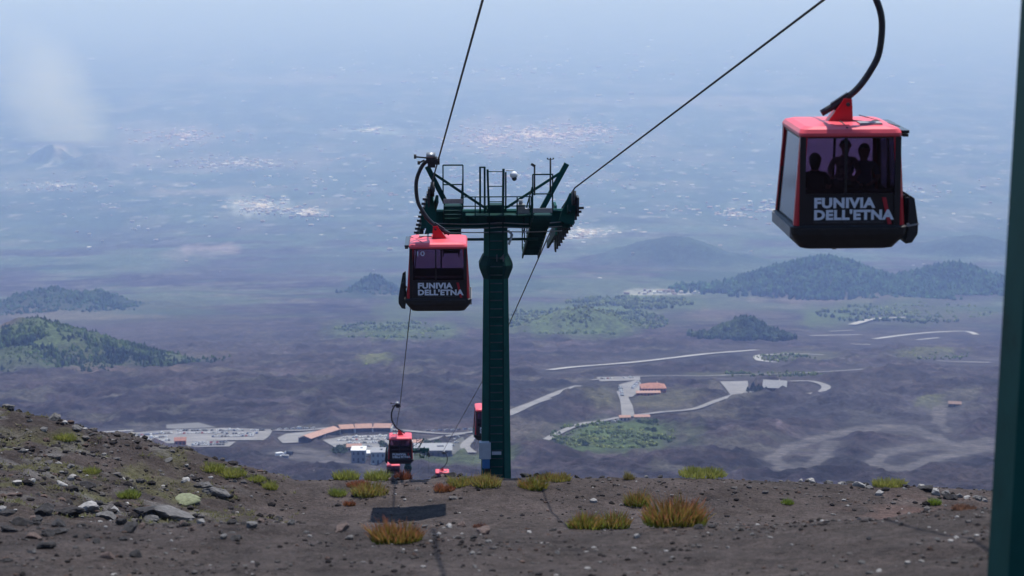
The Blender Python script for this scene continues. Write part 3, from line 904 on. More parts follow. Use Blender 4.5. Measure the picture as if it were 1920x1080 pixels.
for pnt, yw, fl_, lab in spots:
    c = copy_tree(cabin0)
    place_cabin(c, pnt, yw, fl_)
    cabins.append(tag(c, lab, 'cable car', GRP))
put_text('cabin_number', '10', .24, .15, -.66, 1.80, M_LETTER, cabins[1], 1, 0.004, -.005)
put_text('cabin_number', '17', .30, .42, -.22, 1.50, M_LETTER, cabins[0], 'x', 0.004, -.006)

# ------------------------------------------------------------------ passengers
def person(label, loc, rz, shirt, hairstyle, lean=0.0, arm=None, group=None, trous=None):
    """seated figure; loc is the top of the seat under the hips; faces +y before rotation"""
    J = {}
    E = []
    def j(n, co, r): J[n] = (Vector(co), r)
    j('pelvis', (0, 0, .10), .150); j('belly', (0, .01 + lean * .25, .26), .140); j('chest', (0, .02 + lean * .6, .44), .155)
    j('neckb', (0, .02 + lean * .9, .57), .075); j('neck', (0, .03 + lean, .62), .055); j('jaw', (0, .055 + lean, .68), .072)
    j('head', (0, .045 + lean, .76), .098); j('crown', (0, .03 + lean, .83), .082)
    E += [('pelvis', 'belly'), ('belly', 'chest'), ('chest', 'neckb'), ('neckb', 'neck'), ('neck', 'jaw'), ('jaw', 'head'), ('head', 'crown')]
    for s, t in ((-1, 'l'), (1, 'r')):
        j('sh' + t, (s * .19, lean * .75, .52), .068)
        if arm and arm.get(t):
            e, w, h = arm[t]
        else:
            e, w, h = (s * .27, .06 + lean * .5, .28), (s * .15, .28, .20), (s * .10, .36, .19)
        j('el' + t, e, .048); j('wr' + t, w, .034); j('ha' + t, h, .040)
        j('hip' + t, (s * .10, .05, .08), .105); j('kn' + t, (s * .13, .46, .09), .068); j('an' + t, (s * .13, .47, -.30), .045); j('to' + t, (s * .14, .62, -.335), .038)
        E += [('chest', 'sh' + t), ('sh' + t, 'el' + t), ('el' + t, 'wr' + t), ('wr' + t, 'ha' + t), ('pelvis', 'hip' + t), ('hip' + t, 'kn' + t), ('kn' + t, 'an' + t), ('an' + t, 'to' + t)]
    names = list(J)
    me = bpy.data.meshes.new('person')
    me.from_pydata([J[n][0] for n in names], [(names.index(a), names.index(b)) for a, b in E], [])
    ob = bpy.data.objects.new('person_build', me); COL.objects.link(ob)
    md = ob.modifiers.new('skin', 'SKIN'); md.use_smooth_shade = True
    sv = me.skin_vertices[0].data
    for i, n in enumerate(names):
        r_ = J[n][1]; sv[i].radius = (r_, r_ * (0.78 if n in ('belly', 'chest', 'pelvis') else 1.0))
        sv[i].use_root = (n == 'pelvis')
    ob.modifiers.new('sub', 'SUBSURF').levels = 2
    dg = bpy.context.evaluated_depsgraph_get()
    out = bpy.data.meshes.new_from_object(ob.evaluated_get(dg))
    bpy.data.objects.remove(ob)
    bm = bmesh.new(); bm.from_mesh(out); bpy.data.meshes.remove(out)
    # fingers, nose and ears grow out of the same mesh
    hd = J['head'][0]
    for s, t in ((-1, 'l'), (1, 'r')):
        h = J['ha' + t][0]; dr = (h - J['wr' + t][0]).normalized()
        sd = dr.cross(Vector((0, 0, 1))).normalized()
        for k in range(4):
            b0 = h + sd * (k - 1.5) * .019 + dr * .02
            L_ = (.052, .062, .058, .046)[k]
            tube(bm, [b0, b0 + dr * L_ * .6, b0 + dr * L_ + Vector((0, 0, -.022))], [.0095, .009, .007], 6)
        b0 = h + sd * s * .026
        tube(bm, [b0, b0 + sd * s * .02 + dr * .022, b0 + sd * s * .022 + dr * .048], [.011, .0095, .008], 6)
        tube(bm, [hd + Vector((s * .088, -.005, -.015)), hd + Vector((s * .106, -.015, .01)), hd + Vector((s * .092, -.012, .035))], [.012, .014, .008], 6)
    tube(bm, [hd + Vector((0, .085, .02)), hd + Vector((0, .108, -.018)), hd + Vector((0, .085, -.032))], [.008, .015, .012], 6)
    bm.normal_update()
    for f in bm.faces:
        c = f.calc_center_median(); mi = 0
        limb = abs(c.x) > .20 or (c.y > .20 + lean * .6)
        if c.z < .16 and (c.y < .55 or c.z < -.1) and not (abs(c.x) > .22 and c.z > .12): mi = 2
        elif c.z < .56 + .03 and not (limb and c.z < .33): mi = 1
        if c.z < -.29: mi = 3
        f.material_index = mi; f.smooth = True
    o = from_bm('person', bm, [M_SKIN, shirt, trous or M_TROUS, M_BLACK])
    o.location = loc; o.rotation_euler = (0, 0, rz)
    # hair
    bm = bmesh.new()
    bmesh.ops.create_icosphere(bm, subdivisions=3, radius=1.0)
    for v in bm.verts:
        d = v.co.copy()
        n_ = 1 + .07 * math.sin(9 * d.x + 3) * math.sin(8 * d.z + 1) * math.sin(7 * d.y)
        down = hairstyle == 'long'
        v.co = Vector((d.x * .108 * n_, d.y * .118 * n_, d.z * .118 * n_))
        if d.z < 0 and down: v.co.z *= 1.9; v.co.y -= .02
        v.co += hd + Vector((0, -.018, .025))
    dele = [v for v in bm.verts if (v.co.y - hd.y > .035 and v.co.z - hd.z < .055) or (not (hairstyle == 'long') and v.co.z - hd.z < -.03)]
    bmesh.ops.delete(bm, geom=dele, context='VERTS')
    from_bm('hair', bm, M_HAIR, o, smooth=True)
    return tag(o, label, 'person', group)

Rg = Matrix.Rotation(R(3.0), 4, 'Z'); base1 = Vector(cabin0.location)
def inside_cabin(x, y, z): return base1 + (Rg @ Vector((x, y, z)))
PG = 'passengers in the cabin'
person('seated passenger with dark hair and black top, back to the lettered end', inside_cabin(-.55, -.60, .80), R(3), M_SHIRTB, 'long', 0.10, None, PG)
person('seated passenger in a printed shirt leaning and reaching out one arm', inside_cabin(.18, .52, .93), R(186), M_SHIRTA, 'short', 0.06,
       {'r': ((.30, .14, .34), (.34, .38, .26), (.35, .47, .25))}, PG)
person('seated passenger in blue beside the one with the printed shirt', inside_cabin(.56, .56, .845), R(175), M_SHIRTC, 'long', 0.05, None, PG)

# ------------------------------------------------------------------ pylons
def make_pylon(name, base, yaw, pts, label, hgt=None, extras=True):
    """pts: rope contact points in the world (left near, left far, right near, right far)"""
    root = empty(name, base, yaw)
    Mi = (Matrix.Translation(base) @ Matrix.Rotation(yaw, 4, 'Z')).inverted()
    ln, lf, rn, rf = [Mi @ p for p in pts]
    zc = (ln.z + lf.z + rn.z + rf.z) / 4
    zt = zc + 0.05
    def part(nm, fn, m, par=root, smooth=False):
        bm = bmesh.new(); fn(bm); return from_bm(nm, bm, m, par, smooth=smooth)
    def octa(hw, z, fl_=.58):
        a, b_ = hw, hw * fl_
        return [(b_, -a, z), (a, -b_, z), (a, b_, z), (b_, a, z), (-b_, a, z), (-a, b_, z), (-a, -b_, z), (-b_, -a, z)]
    hb, ht = .545, .41
    def hw(z): return hb + (ht - hb) * z / zt
    col = part('column', lambda bm: loft(bm, [octa(hw(-1.5), -1.5), octa(hw(0), 0), octa(hw(zt * .5), zt * .5), octa(ht, zt - .1)]), M_GREEN)
    part('foot_flange', lambda bm: loft(bm, [octa(.74, -.5), octa(.74, .07)]), M_GREEN, col)
    part('foundation', lambda bm: loft(bm, [octa(.95, -2.0, .8), octa(.95, -.02, .8)]), M_CONC)
    zcol = zt * .825
    part('collar', lambda bm: loft(bm, [octa(hw(zcol) + .02, zcol - .46), octa(hw(zcol) + .16, zcol - .08), octa(hw(zcol) + .17, zcol + .04), octa(hw(zcol) + .02, zcol + .36)]), M_DGREEN, col)
    # ladder on the uphill face
    lad = part('ladder', lambda bm: [bar(bm, (s * .24, -hw(.2) - .17, .1), (s * .24, -hw(zt) - .17, zt + .3), .045) for s in (-1, 1)], M_DGREEN)
    z = .35
    while z < zt - .2:
        part('rung', lambda bm, z=z: (cyl(bm, (-.24, -hw(z) - .17, z), (.24, -hw(z) - .17, z), .020, 6)), M_RUNG, lad)
        z += .305
    # cross arm
    x0, x1 = min(ln.x, lf.x), max(rn.x, rf.x)
    xl, xr = (ln.x + lf.x) / 2, (rn.x + rf.x) / 2
    za = zt - .02
    ca = part('cross_arm', lambda bm: (box(bm, ((xl + xr) / 2, -.28, za - .12), (xr - xl + .3, .16, .52)), box(bm, ((xl + xr) / 2, .28, za - .12), (xr - xl + .3, .16, .52)), box(bm, ((xl + xr) / 2, -.374, za + .17), (xr - xl + .34, .10, .05)), box(bm, ((xl + xr) / 2, -.374, za - .40), (xr - xl + .34, .10, .05))), M_GREEN)
    part('head_block', lambda bm: (box(bm, (0, 0, za + .02), (.64, .9, .50)), box(bm, (0, -.2, za + .33), (.46, .5, .16))), M_DGREEN, ca)
    for x in (xl * .75, xl * .4, xr * .4, xr * .75):
        part('stiffener', lambda bm, x=x: box(bm, (x, -.372, za - .115), (.05, .04, .50)), M_DGREEN, ca)
    if extras:
        part('pipe_run', lambda bm: [tube(bm, smoothcurve([(xl * .92, -.50, za - .22 - k * .16), (xl * .4, -.52, za - .26 - k * .15), (-.2, -.50, za - .24 - k * .16), (.2, -.50, za - .22 - k * .16), (xr * .5, -.52, za - .27 - k * .14), (xr * .95, -.50, za - .2 - k * .16)], 4), .020, 6) for k in range(3)], M_STEEL, ca)
        part('lower_tie', lambda bm: cyl(bm, (xl * .55, .2, zt - .95), (xr * .62, .2, zt - .95), .05, 8), M_DGREEN, ca)
    # sheave trains
    for side, near, far in ((-1, ln, lf), (1, rn, rf)):
        n = 12
        dv = (far - near); L_ = dv.length; tdir = dv.normalized()
        nrm = Vector((0, -tdir.z, tdir.y)).normalized()
        if nrm.z < 0: nrm = -nrm
        st = part('sheave_train', lambda bm: (bar(bm, near - nrm * .62 + tdir * .4 + Vector((-side * .16, 0, 0)), far - nrm * .62 - tdir * .4 + Vector((-side * .16, 0, 0)), .09, .26),
                                            bar(bm, near - nrm * .62 + tdir * .4 + Vector((side * .14, 0, 0)), far - nrm * .62 - tdir * .4 + Vector((side * .14, 0, 0)), .05, .20)), M_DGREEN)
        for k in range(n):
            c = near + dv * ((k + .5) / n) - nrm * .285
            def sh(bm, c=c):
                cyl(bm, c + Vector((-.065, 0, 0)), c + Vector((.065, 0, 0)), .255, 18)
                cyl(bm, c + Vector((-.085, 0, 0)), c + Vector((.085, 0, 0)), .09, 10)
            s_ = part('sheave', sh, M_BLACK, st)
            if extras:
                part('sheave_arm', lambda bm, c=c: (box(bm, c + Vector((side * .13, 0, -.26)), (.06, .60, .62)), bar(bm, c + Vector((side * .10, 0, -.36)), c + Vector((side * .34, 0, -.34)), .05, .08)), M_DSTEEL, s_)
        mid = (near + far) / 2
        part('train_hanger', lambda bm: (prism(bm, [(-.9, -.75), (.9, -.75), (.45, .25), (-.45, .25)], 'x', mid.x - side * .30, mid.x - side * .22),), M_GREEN, st).location = (0, mid.y, mid.z)
        # maintenance walkway stepping down along the train
        wx = mid.x - side * .95
        wk = part('walkway', lambda bm: [bar(bm, Vector((wx + s * .30, near.y + .4, near.z - .95)), Vector((wx + s * .30, far.y - .4, far.z - .95)), .05, .14) for s in (-1, 1)], M_DGREEN)
        nt_ = 13
        for k in range(nt_):
            t = (k + .5) / nt_
            c = lerp(near, far, t); c = Vector((wx, c.y, c.z - .86))
            part('tread', lambda bm, c=c: (box(bm, c, (.62, .62, .045)), box(bm, c + Vector((0, -.31, -.05)), (.62, .02, .10))), M_DGREEN, wk)
        def rails(bm):
            for s in (-1, 1):
                if s == side: continue
                for k in range(5):
                    c = lerp(near, far, (k + .25) / 5 + .03); c = Vector((wx + s * .34, c.y, c.z - .9))
                    bar(bm, c, c + Vector((0, 0, 1.05)), .045)
                for h_ in (.55, 1.05):
                    a = lerp(near, far, .08); b_ = lerp(near, far, .90)
                    bar(bm, Vector((wx + s * .34, a.y, a.z - .9 + h_)), Vector((wx + s * .34, b_.y, b_.z - .9 + h_)), .04)
        part('railing', rails, M_DGREEN, wk)
        if extras:
            # end gate, catcher plate and lifting beam
            part('end_gate', lambda bm: (bar(bm, (wx - .34, near.y + .3, near.z - .9), (wx - .34, near.y + .3, near.z + .42), .045), bar(bm, (wx + .34, near.y + .3, near.z - .9), (wx + .34, near.y + .3, near.z + .42), .045), bar(bm, (wx - .34, near.y + .3, near.z + .42), (wx + .34, near.y + .3, near.z + .42), .045), bar(bm, (wx - .34, near.y + .3, near.z - .25), (wx + .34, near.y + .3, near.z - .25), .04)), M_DGREEN, wk)
            part('toe_board', lambda bm: box(bm, (wx, near.y + .28, near.z - .82), (.66, .03, .16)), M_STEEL, wk)
            part('catcher_plate', lambda bm: prism(bm, [(side * a_, za + b_) for a_, b_ in ((2.1, .15), (2.62, .0), (2.68, .55), (2.57, 1.10), (2.47, 1.12), (2.2, .5))], 'y', -2.5, -2.43) if side > 0 else prism(bm, [(side * a_, za + b_) for a_, b_ in ((2.15, -.25), (2.45, -.25), (2.52, .55), (2.42, 1.05), (2.25, 1.05), (2.12, .4))], 'y', -2.5, -2.43), M_GREEN, st)
            def lift(bm):
                k_ = 1.0 if side > 0 else .96
                bar(bm, (side * 1.62, -.1, za + .15), (side * 2.52 * k_, -.1, za + 1.82 * k_), .13, .18)
                bar(bm, (side * .45, -.1, za + .30), (side * 2.30 * k_, -.1, za + 1.50), .07, .09)
                bar(bm, (side * .45, -.1, za + .30), (side * .02, -.1, za + .10), .07, .09)
            part('lifting_beam', lift, M_GREEN if side > 0 else M_DGREEN, ca)
    if extras:
        # work platform in the middle
        pl = part('platform', lambda bm: box(bm, (0.1, -.72, za + .10), (abs(xl) + abs(xr) - 2.6, .55, .05)), M_DGREEN)
        xa, xb = -(abs(xl) - 1.25), abs(xr) - 1.25
        part('railing', lambda bm: ([bar(bm, (x, -.98, za + .1), (x, -.98, za + .78), .04) for x in np.linspace(xa, xb, 6)], [bar(bm, (xa, -.98, za + h_), (xb, -.98, za + h_), .035) for h_ in (.45, .78)]), M_DGREEN, pl)
        part('winch', lambda bm: (box(bm, (xb - .35, -.62, za + .30), (.30, .28, .32)), cyl(bm, (xb - .35, -.62, za + .46), (xb - .35, -.62, za + .62), .07, 10), box(bm, (xb - .12, -.62, za + .22), (.16, .22, .18))), M_STEEL, pl)
        part('mast', lambda bm: ([bar(bm, (x, -.5, za + .1), (x, -.5, za + 1.78), .07) for x in (-.56, -.40)], [bar(bm, (-.56, -.5, za + 1.76), (-.40, -.5, za + 1.76), .05)]), M_DGREEN)
        mr = part('ladder_top', lambda bm: (bar(bm, (-.26, -.62, za + .2), (-.30, -.62, za + 1.70), .075), bar(bm, (.24, -.62, za + .2), (.26, -.62, za + 1.72), .085), bar(bm, (.34, -.62, za + .2), (.34, -.62, za + 1.60), .055), [cyl(bm, (-.29, -.62, za + h_), (.24, -.62, za + h_), .018, 6) for h_ in (.55, 1.10, 1.62)]), M_DGREEN)
        cm = part('camera_dome', lambda bm: (bmesh.ops.create_uvsphere(bm, u_segments=16, v_segments=10, radius=.135, matrix=Matrix.Translation((.62, -.62, za + 1.50))), bar(bm, (.34, -.62, za + 1.66), (.62, -.62, za + 1.66), .04)), M_WHITE, mr, True)
        part('lens', lambda bm: bmesh.ops.create_uvsphere(bm, u_segments=12, v_segments=8, radius=.09, matrix=Matrix.Translation((.64, -.66, za + 1.38))), M_BLACK, cm, True)
        for x, zz, kind in ((1.36, 1.78, 0), (1.92, 2.02, 1)):
            an = part('antenna', lambda bm, x=x, zz=zz: cyl(bm, (x, -.45, za + .75), (x, -.45, za + zz), .032, 8), M_DSTEEL)
            if kind: part('wind_gauge', lambda bm, x=x, zz=zz: (bar(bm, (x - .10, -.45, za + zz), (x + .10, -.45, za + zz), .02), [box(bm, (x + s * .10, -.45, za + zz + .03), (.05, .05, .05)) for s in (-1, 0, 1)]), M_DSTEEL, an)
            else: part('lamp_head', lambda bm, x=x, zz=zz: bar(bm, (x + .02, -.45, za + zz), (x - .12, -.45, za + zz + .08), .07, .09), M_DSTEEL, an)
        bkt = part('signal_lamp', lambda bm: (tube(bm, smoothcurve([(.42, -.55, za - .5), (.55, -.62, za - .62), (.50, -.75, za - .78), (.44, -.8, za - .95)]), .045, 8)), M_STEEL, col, True)
        # cabinets near the foot
        part('control_box', lambda bm: box(bm, (-.42, -.66, 1.88), (.42, .28, .60)), M_BOXGREY)
        part('blue_box', lambda bm: box(bm, (-.38, -.66, 1.40), (.27, .24, .34)), M_BLUE)
        part('cable_duct', lambda bm: prism(bm, [(-.50, -.1), (-.26, -.1), (-.30, 1.22), (-.44, 1.22)], 'y', -.80, -.62), M_BLACK)
        part('warning_plate', lambda bm: box(bm, (.0, -hw(1.75) - .20, 1.78), (.34, .02, .12)), M_BOXGREY, col)
        co, fa = text_mesh('14', 1.0, 0.005)
        co[:, 0] *= .30 / co[:, 0].max(); co[:, 1] *= .26 / co[:, 1].max()
        me_ = bpy.data.meshes.new('pylon_number'); zn = zt * .845
        me_.from_pydata([(u + .0, -hw(zn) - .21, zn + v) for u, v, _ in co], [], fa); me_.materials.append(M_LETTERDIM)
        link('pylon_number', me_, col)
    return tag(root, label, 'pylon', 'green ropeway pylons')

base2 = near_hit(931, 893); base2 = Vector((P(930, 893, 77.7).x, P(930, 893, 77.7).y, float(Zf(P(930, 893, 77.7).x, P(930, 893, 77.7).y))))
make_pylon('ropeway_pylon', base2, R(2.2), (L_NEAR_T, L_FAR_T, R_NEAR_T, R_FAR_T), 'tall green pylon with ladder, sheaves and maintenance platforms on the crest')
base1p = cs(19, 4.86, -2.0); base1p.z = float(Zf(base1p.x, base1p.y)) - 1.6
tv = (L_NEAR_T - L_UP).normalized(); tw = (R_NEAR_T - R_UP).normalized()
make_pylon('ropeway_pylon', base1p, R(4.0), (L_UP - tv * 3, L_UP + tv * 3, R_UP - tw * 3, R_UP + tw * 3), 'dark green pylon column at the edge of the ash slope, uphill of the passengers', extras=False)
b3 = lerp(L3, R3, .45); b3 = Vector((b3.x, b3.y, 0)); b3.z = float(prof_near(b3.y)) - .2
t3 = (L3 - L_G5).normalized()
make_pylon('ropeway_pylon', b3, R(3.5), (L3 - t3 * 3, L3 + t3 * 3, R3 - t3 * 3, R3 + t3 * 3), 'small distant green pylon below the crest, behind the low cabin')

# ================================================================== rocks, stones and plants on the ash slope
def rock_mesh(name, seed, m, flatz=0.7):
    r_ = np.random.default_rng(seed)
    bm = bmesh.new(); bmesh.ops.create_icosphere(bm, subdivisions=3, radius=1.0)
    planes = []
    for _ in range(13):
        n = Vector(r_.normal(size=3)).normalized(); planes.append((n, r_.uniform(.48, .82)))
    ax = Vector((1, r_.uniform(.6, .9), flatz * r_.uniform(.7, 1.1)))
    for v in bm.verts:
        p = v.co.copy()
        for n, d in planes:
            e = p.dot(n) - d
            if e > 0: p -= n * e
        k = 1 + .10 * (float(vn(p.x * 4 + 9, p.y * 4 + p.z * 3, seed)) - .5) * 2 + .12 * (float(vn(p.x * 9 + 4, p.z * 9 + p.y * 7, seed + 5)) - .5)
        v.co = Vector((p.x * ax.x * k, p.y * ax.y * k, p.z * ax.z * k))
    me = bpy.data.meshes.new(name); bm.to_mesh(me); bm.free(); me.materials.append(m)
    return me

ROCKM = {'dark': mat('rock_dark', (0.022, 0.020, 0.021), 0.95, 0, 0.5, 3.0, bump=1.0, bscale=7),
         'grey': mat('rock_grey', (0.105, 0.100, 0.098), 0.95, 0, 0.45, 3.0, bump=1.0, bscale=7),
         'pale': mat('rock_pale', (0.26, 0.25, 0.24), 0.95, 0, 0.35, 3.0, bump=0.8, bscale=7),
         'brown': mat('rock_brown', (0.095, 0.066, 0.057), 0.95, 0, 0.45, 3.0, bump=1.0, bscale=7)}
ROCK_ME = {t: [rock_mesh('rock', 30 + i + 10 * k, ROCKM[t], .62) for i in range(6)] for k, t in enumerate(ROCKM)}
TONE_WORD = {'dark': 'blackish porous lava rock', 'grey': 'grey lichen-spotted lava rock', 'pale': 'pale bleached rock', 'brown': 'reddish brown scoria rock'}
def rock_place(px, py, z):
    if px < 500 and py < 945: return 'on the mossy hillside'
    if py < 945 and px > 1450: return 'in the rubble along the right crest'
    if py < 945: return 'on the crest near the pylon foot'
    if px < 520: return 'in the cluster below the mossy hillside'
    return 'lying on the open ash slope'
ROCKS = [(160, 962, 46, 'pale'), (315, 978, 66, 'grey'), (272, 972, 62, 'dark'), (80, 962, 34, 'dark'), (128, 968, 38, 'dark'), (14, 968, 34, 'dark'),
         (240, 1000, 32, 'dark'), (90, 1005, 26, 'dark'), (118, 1000, 15, 'pale'), (108, 988, 26, 'dark'), (84, 1031, 28, 'dark'), (60, 1012, 24, 'brown'),
         (400, 930, 62, 'grey'), (425, 936, 26, 'dark'), (380, 915, 30, 'grey'), (163, 916, 36, 'dark'), (436, 985, 17, 'dark'), (442, 1016, 25, 'dark'), (200, 1049, 26, 'brown'), (255, 1047, 24, 'dark'),
         (180, 1020, 17, 'dark'), (40, 985, 30, 'dark'), (70, 980, 22, 'dark'), (200, 975, 30, 'grey'), (225, 985, 26, 'dark'), (345, 988, 18, 'dark'),
         (375, 982, 18, 'pale'), (265, 990, 18, 'brown'), (60, 1040, 16, 'grey'), (8, 1056, 20, 'dark'), (15, 1000, 26, 'dark'), (140, 1010, 14, 'dark'),
         (640, 996, 40, 'brown'), (655, 1012, 24, 'grey'), (866, 988, 27, 'brown'), (842, 990, 20, 'pale'), (828, 985, 12, 'dark'), (795, 990, 16, 'grey'), (905, 1002, 44, 'brown'), (888, 1012, 17, 'dark'),
         (545, 985, 30, 'grey'), (520, 975, 26, 'dark'), (490, 980, 22, 'brown'), (470, 992, 30, 'grey'), (575, 1000, 14, 'grey'), (600, 1022, 10, 'dark'),
         (1045, 1041, 15, 'grey'), (1197, 1004, 12, 'dark'), (1194, 1010, 19, 'pale'), (1312, 993, 24, 'dark'), (1336, 992, 16, 'dark'), (1038, 996, 13, 'dark'), (1050, 1000, 16, 'brown'), (992, 1000, 16, 'pale'),
         (1250, 1000, 18, 'brown'), (1390, 996, 14, 'dark'), (1410, 1004, 12, 'grey'), (1493, 990, 12, 'dark'), (1630, 1012, 17, 'grey'), (1650, 1074, 18, 'pale'), (1630, 1077, 16, 'grey'), (1690, 988, 15, 'dark'),
         (1465, 1066, 14, 'grey'), (1490, 1072, 14, 'dark'), (1570, 1066, 16, 'grey'), (1615, 1060, 18, 'grey'), (1545, 1058, 10, 'dark'), (1365, 1030, 9, 'pale'), (1485, 1024, 11, 'pale'),
         (1810, 1000, 12, 'grey'), (1795, 1010, 12, 'pale'), (1760, 1015, 14, 'grey'), (755, 1040, 11, 'grey'), (890, 1066, 14, 'grey'), (585, 1025, 9, 'dark'), (310, 1040, 10, 'grey'),
         (545, 1062, 12, 'grey'), (720, 935, 10, 'dark'), (735, 898, 18, 'brown'), (745, 900, 14, 'dark'),
         (815, 895, 12, 'dark'), (845, 886, 22, 'dark'), (862, 890, 16, 'dark'), (830, 888, 14, 'brown'), (985, 893, 28, 'dark'), (1005, 890, 14, 'dark'),
         (1082, 886, 12, 'dark'), (1106, 887, 9, 'dark'), (1130, 892, 10, 'dark'), (1140, 898, 8, 'brown'), (1171, 890, 9, 'dark'), (1212, 895, 9, 'pale'), (1238, 893, 13, 'dark'), (1236, 905, 9, 'dark'), (1120, 903, 8, 'dark'), (1125, 924, 8, 'dark'), (1098, 914, 6, 'dark'),
         (1503, 900, 9, 'pale'), (1522, 900, 18, 'pale'), (1549, 901, 10, 'dark'), (1576, 908, 10, 'pale'), (1596, 907, 20, 'dark'), (1612, 914, 18, 'pale'), (1623, 907, 14, 'dark'), (1630, 916, 13, 'grey'),
         (1680, 908, 16, 'dark'), (1700, 910, 12, 'dark'), (1730, 910, 15, 'pale'), (1737, 923, 26, 'dark'), (1756, 930, 18, 'pale'), (1775, 928, 17, 'grey'), (1782, 938, 22, 'dark'), (1800, 934, 18, 'grey'), (1815, 936, 14, 'pale'), (1835, 940, 18, 'grey'), (1655, 935, 7, 'dark'), (1630, 940, 6, 'dark'), (1760, 942, 9, 'grey'),
         (100, 788, 34, 'grey'), (145, 808, 24, 'grey'), (170, 818, 16, 'dark'), (12, 765, 30, 'grey'), (20, 772, 16, 'dark'), (313, 867, 20, 'grey'), (55, 792, 18, 'grey'), (238, 838, 14, 'dark'), (130, 880, 24, 'grey'), (95, 860, 18, 'grey'), (60, 905, 20, 'pale'), (115, 912, 24, 'pale'), (200, 902, 10, 'dark'), (265, 918, 12, 'dark'), (232, 900, 10, 'pale'), (345, 905, 14, 'pale'), (360, 895, 12, 'grey'), (285, 938, 12, 'dark'), (300, 885, 12, 'grey'), (180, 870, 14, 'dark'), (40, 850, 22, 'grey'), (20, 880, 16, 'dark'), (150, 850, 12, 'pale'), (220, 865, 14, 'grey'), (440, 905, 14, 'grey'), (460, 915, 12, 'brown'), (330, 880, 10, 'dark'), (70, 930, 14, 'dark'), (20, 930, 18, 'brown')]
LANDM = [(20, 765, 'at the top of the mossy hillside'), (120, 800, 'on the upper edge of the mossy hillside'), (240, 842, 'on the middle edge of the mossy hillside'), (130, 880, 'halfway up the mossy hillside'), (320, 875, 'on the lower edge of the mossy hillside'),
         (60, 925, 'at the foot of the mossy hillside'), (240, 915, 'near the green tuft below the hillside'), (345, 935, 'beside the pale cushion plant'), (410, 925, 'around the grey hillside boulder'), (470, 908, 'where the hillside ridge meets the ash'),
         (30, 970, 'at the outer end of the heap under the hillside'), (130, 965, 'around the pale boulder of the heap'), (290, 975, 'around the broad slab of the heap'), (80, 1030, 'on the bare ash under the heap'), (230, 1035, 'on the bare ash under the broad slab'), (450, 990, 'on the ash between heap and rusty tussock'), (560, 1010, 'on the ash left of the rusty tussock'),
         (742, 1000, 'beside the rusty tussock under the cabin shadow'), (640, 1000, 'left of the cabin shadow'), (870, 990, 'right of the cabin shadow'), (735, 898, 'on the crest under the low cabin'), (850, 888, 'on the crest left of the pylon foot'), (990, 892, 'on the crest right of the pylon foot'),
         (1110, 890, 'on the crest beyond the reddish pair of tussocks'), (1225, 897, 'on the crest above the small red topped tussock'), (1040, 1000, 'left of the reddish pair of tussocks'), (1190, 1008, 'between the reddish pair and the largest tussock'), (1320, 990, 'at the foot of the largest tussock'), (1420, 1000, 'on the ash right of the largest tussock'),
         (1050, 1050, 'on the bare ash under the reddish pair'), (820, 1060, 'on the bare ash beside the rope shadow'), (1530, 1050, 'on the bare ash at the foot of the slope'), (1640, 1030, 'on the bare ash near the dark pylon'), (1780, 1005, 'beside the rope shadow near the dark pylon'),
         (1515, 900, 'where the right crest rubble begins'), (1610, 910, 'in the rubble left of the yellow grass patch'), (1700, 910, 'in the rubble right of the yellow grass patch'), (1760, 930, 'in the rubble above the small green tuft'), (1830, 940, 'in the rubble next to the dark pylon'), (1690, 985, 'on the reddish ash of the right slope')]
for _ in range(46):      # the loose heap below the hillside and the rubble on the right crest
    if random.random() < .6: ROCKS.append((random.uniform(0, 480), random.uniform(950, 1015), random.uniform(9, 30) * random.uniform(.6, 1), random.choice(['dark', 'dark', 'dark', 'grey', 'brown'])))
    else:
        x_ = random.uniform(1490, 1850); ROCKS.append((x_, 898 + max(0, x_ - 1600) * .16 + random.uniform(-2, 6), random.uniform(6, 17), random.choice(['dark', 'pale', 'grey', 'dark'])))
for i, (px, py, w, t) in enumerate(ROCKS):
    p = near_hit(px, py)
    d = p.y * cp - p.z * sp
    s = w / F * d / 2 * (1.5 if (px > 1450 and py < 946) or (px < 480 and py > 945) else 1.15)
    o = link('rock', ROCK_ME[t][i % 6])
    o.location = p + Vector((0, s * .5, s * .10))
    o.scale = (s * random.uniform(.95, 1.1), s * random.uniform(.8, 1.1), s * random.uniform(.75, 1.05) * (0.6 if (t == 'pale' and w > 40) or w > 55 else 1))
    o.rotation_euler = (random.uniform(-.2, .2), random.uniform(-.2, .2), random.uniform(0, 6.28))
    lm = min(LANDM, key=lambda l: ((l[0] - px) * .7) ** 2 + ((l[1] - py) * 1.6) ** 2)[2]
    lab = ('large ' if w > 26 else 'middling ' if w > 14 else 'small ') + TONE_WORD[t] + ' ' + lm
    tag(o, lab, 'rock', lab.replace(' rock ', ' rocks ', 1))

ICO = bmesh.new(); bmesh.ops.create_icosphere(ICO, subdivisions=1, radius=1.0)
ICO_V = np.array([v.co[:] for v in ICO.verts]); ICO_F = np.array([[v.index for v in f.verts] for f in ICO.faces]); ICO.free()

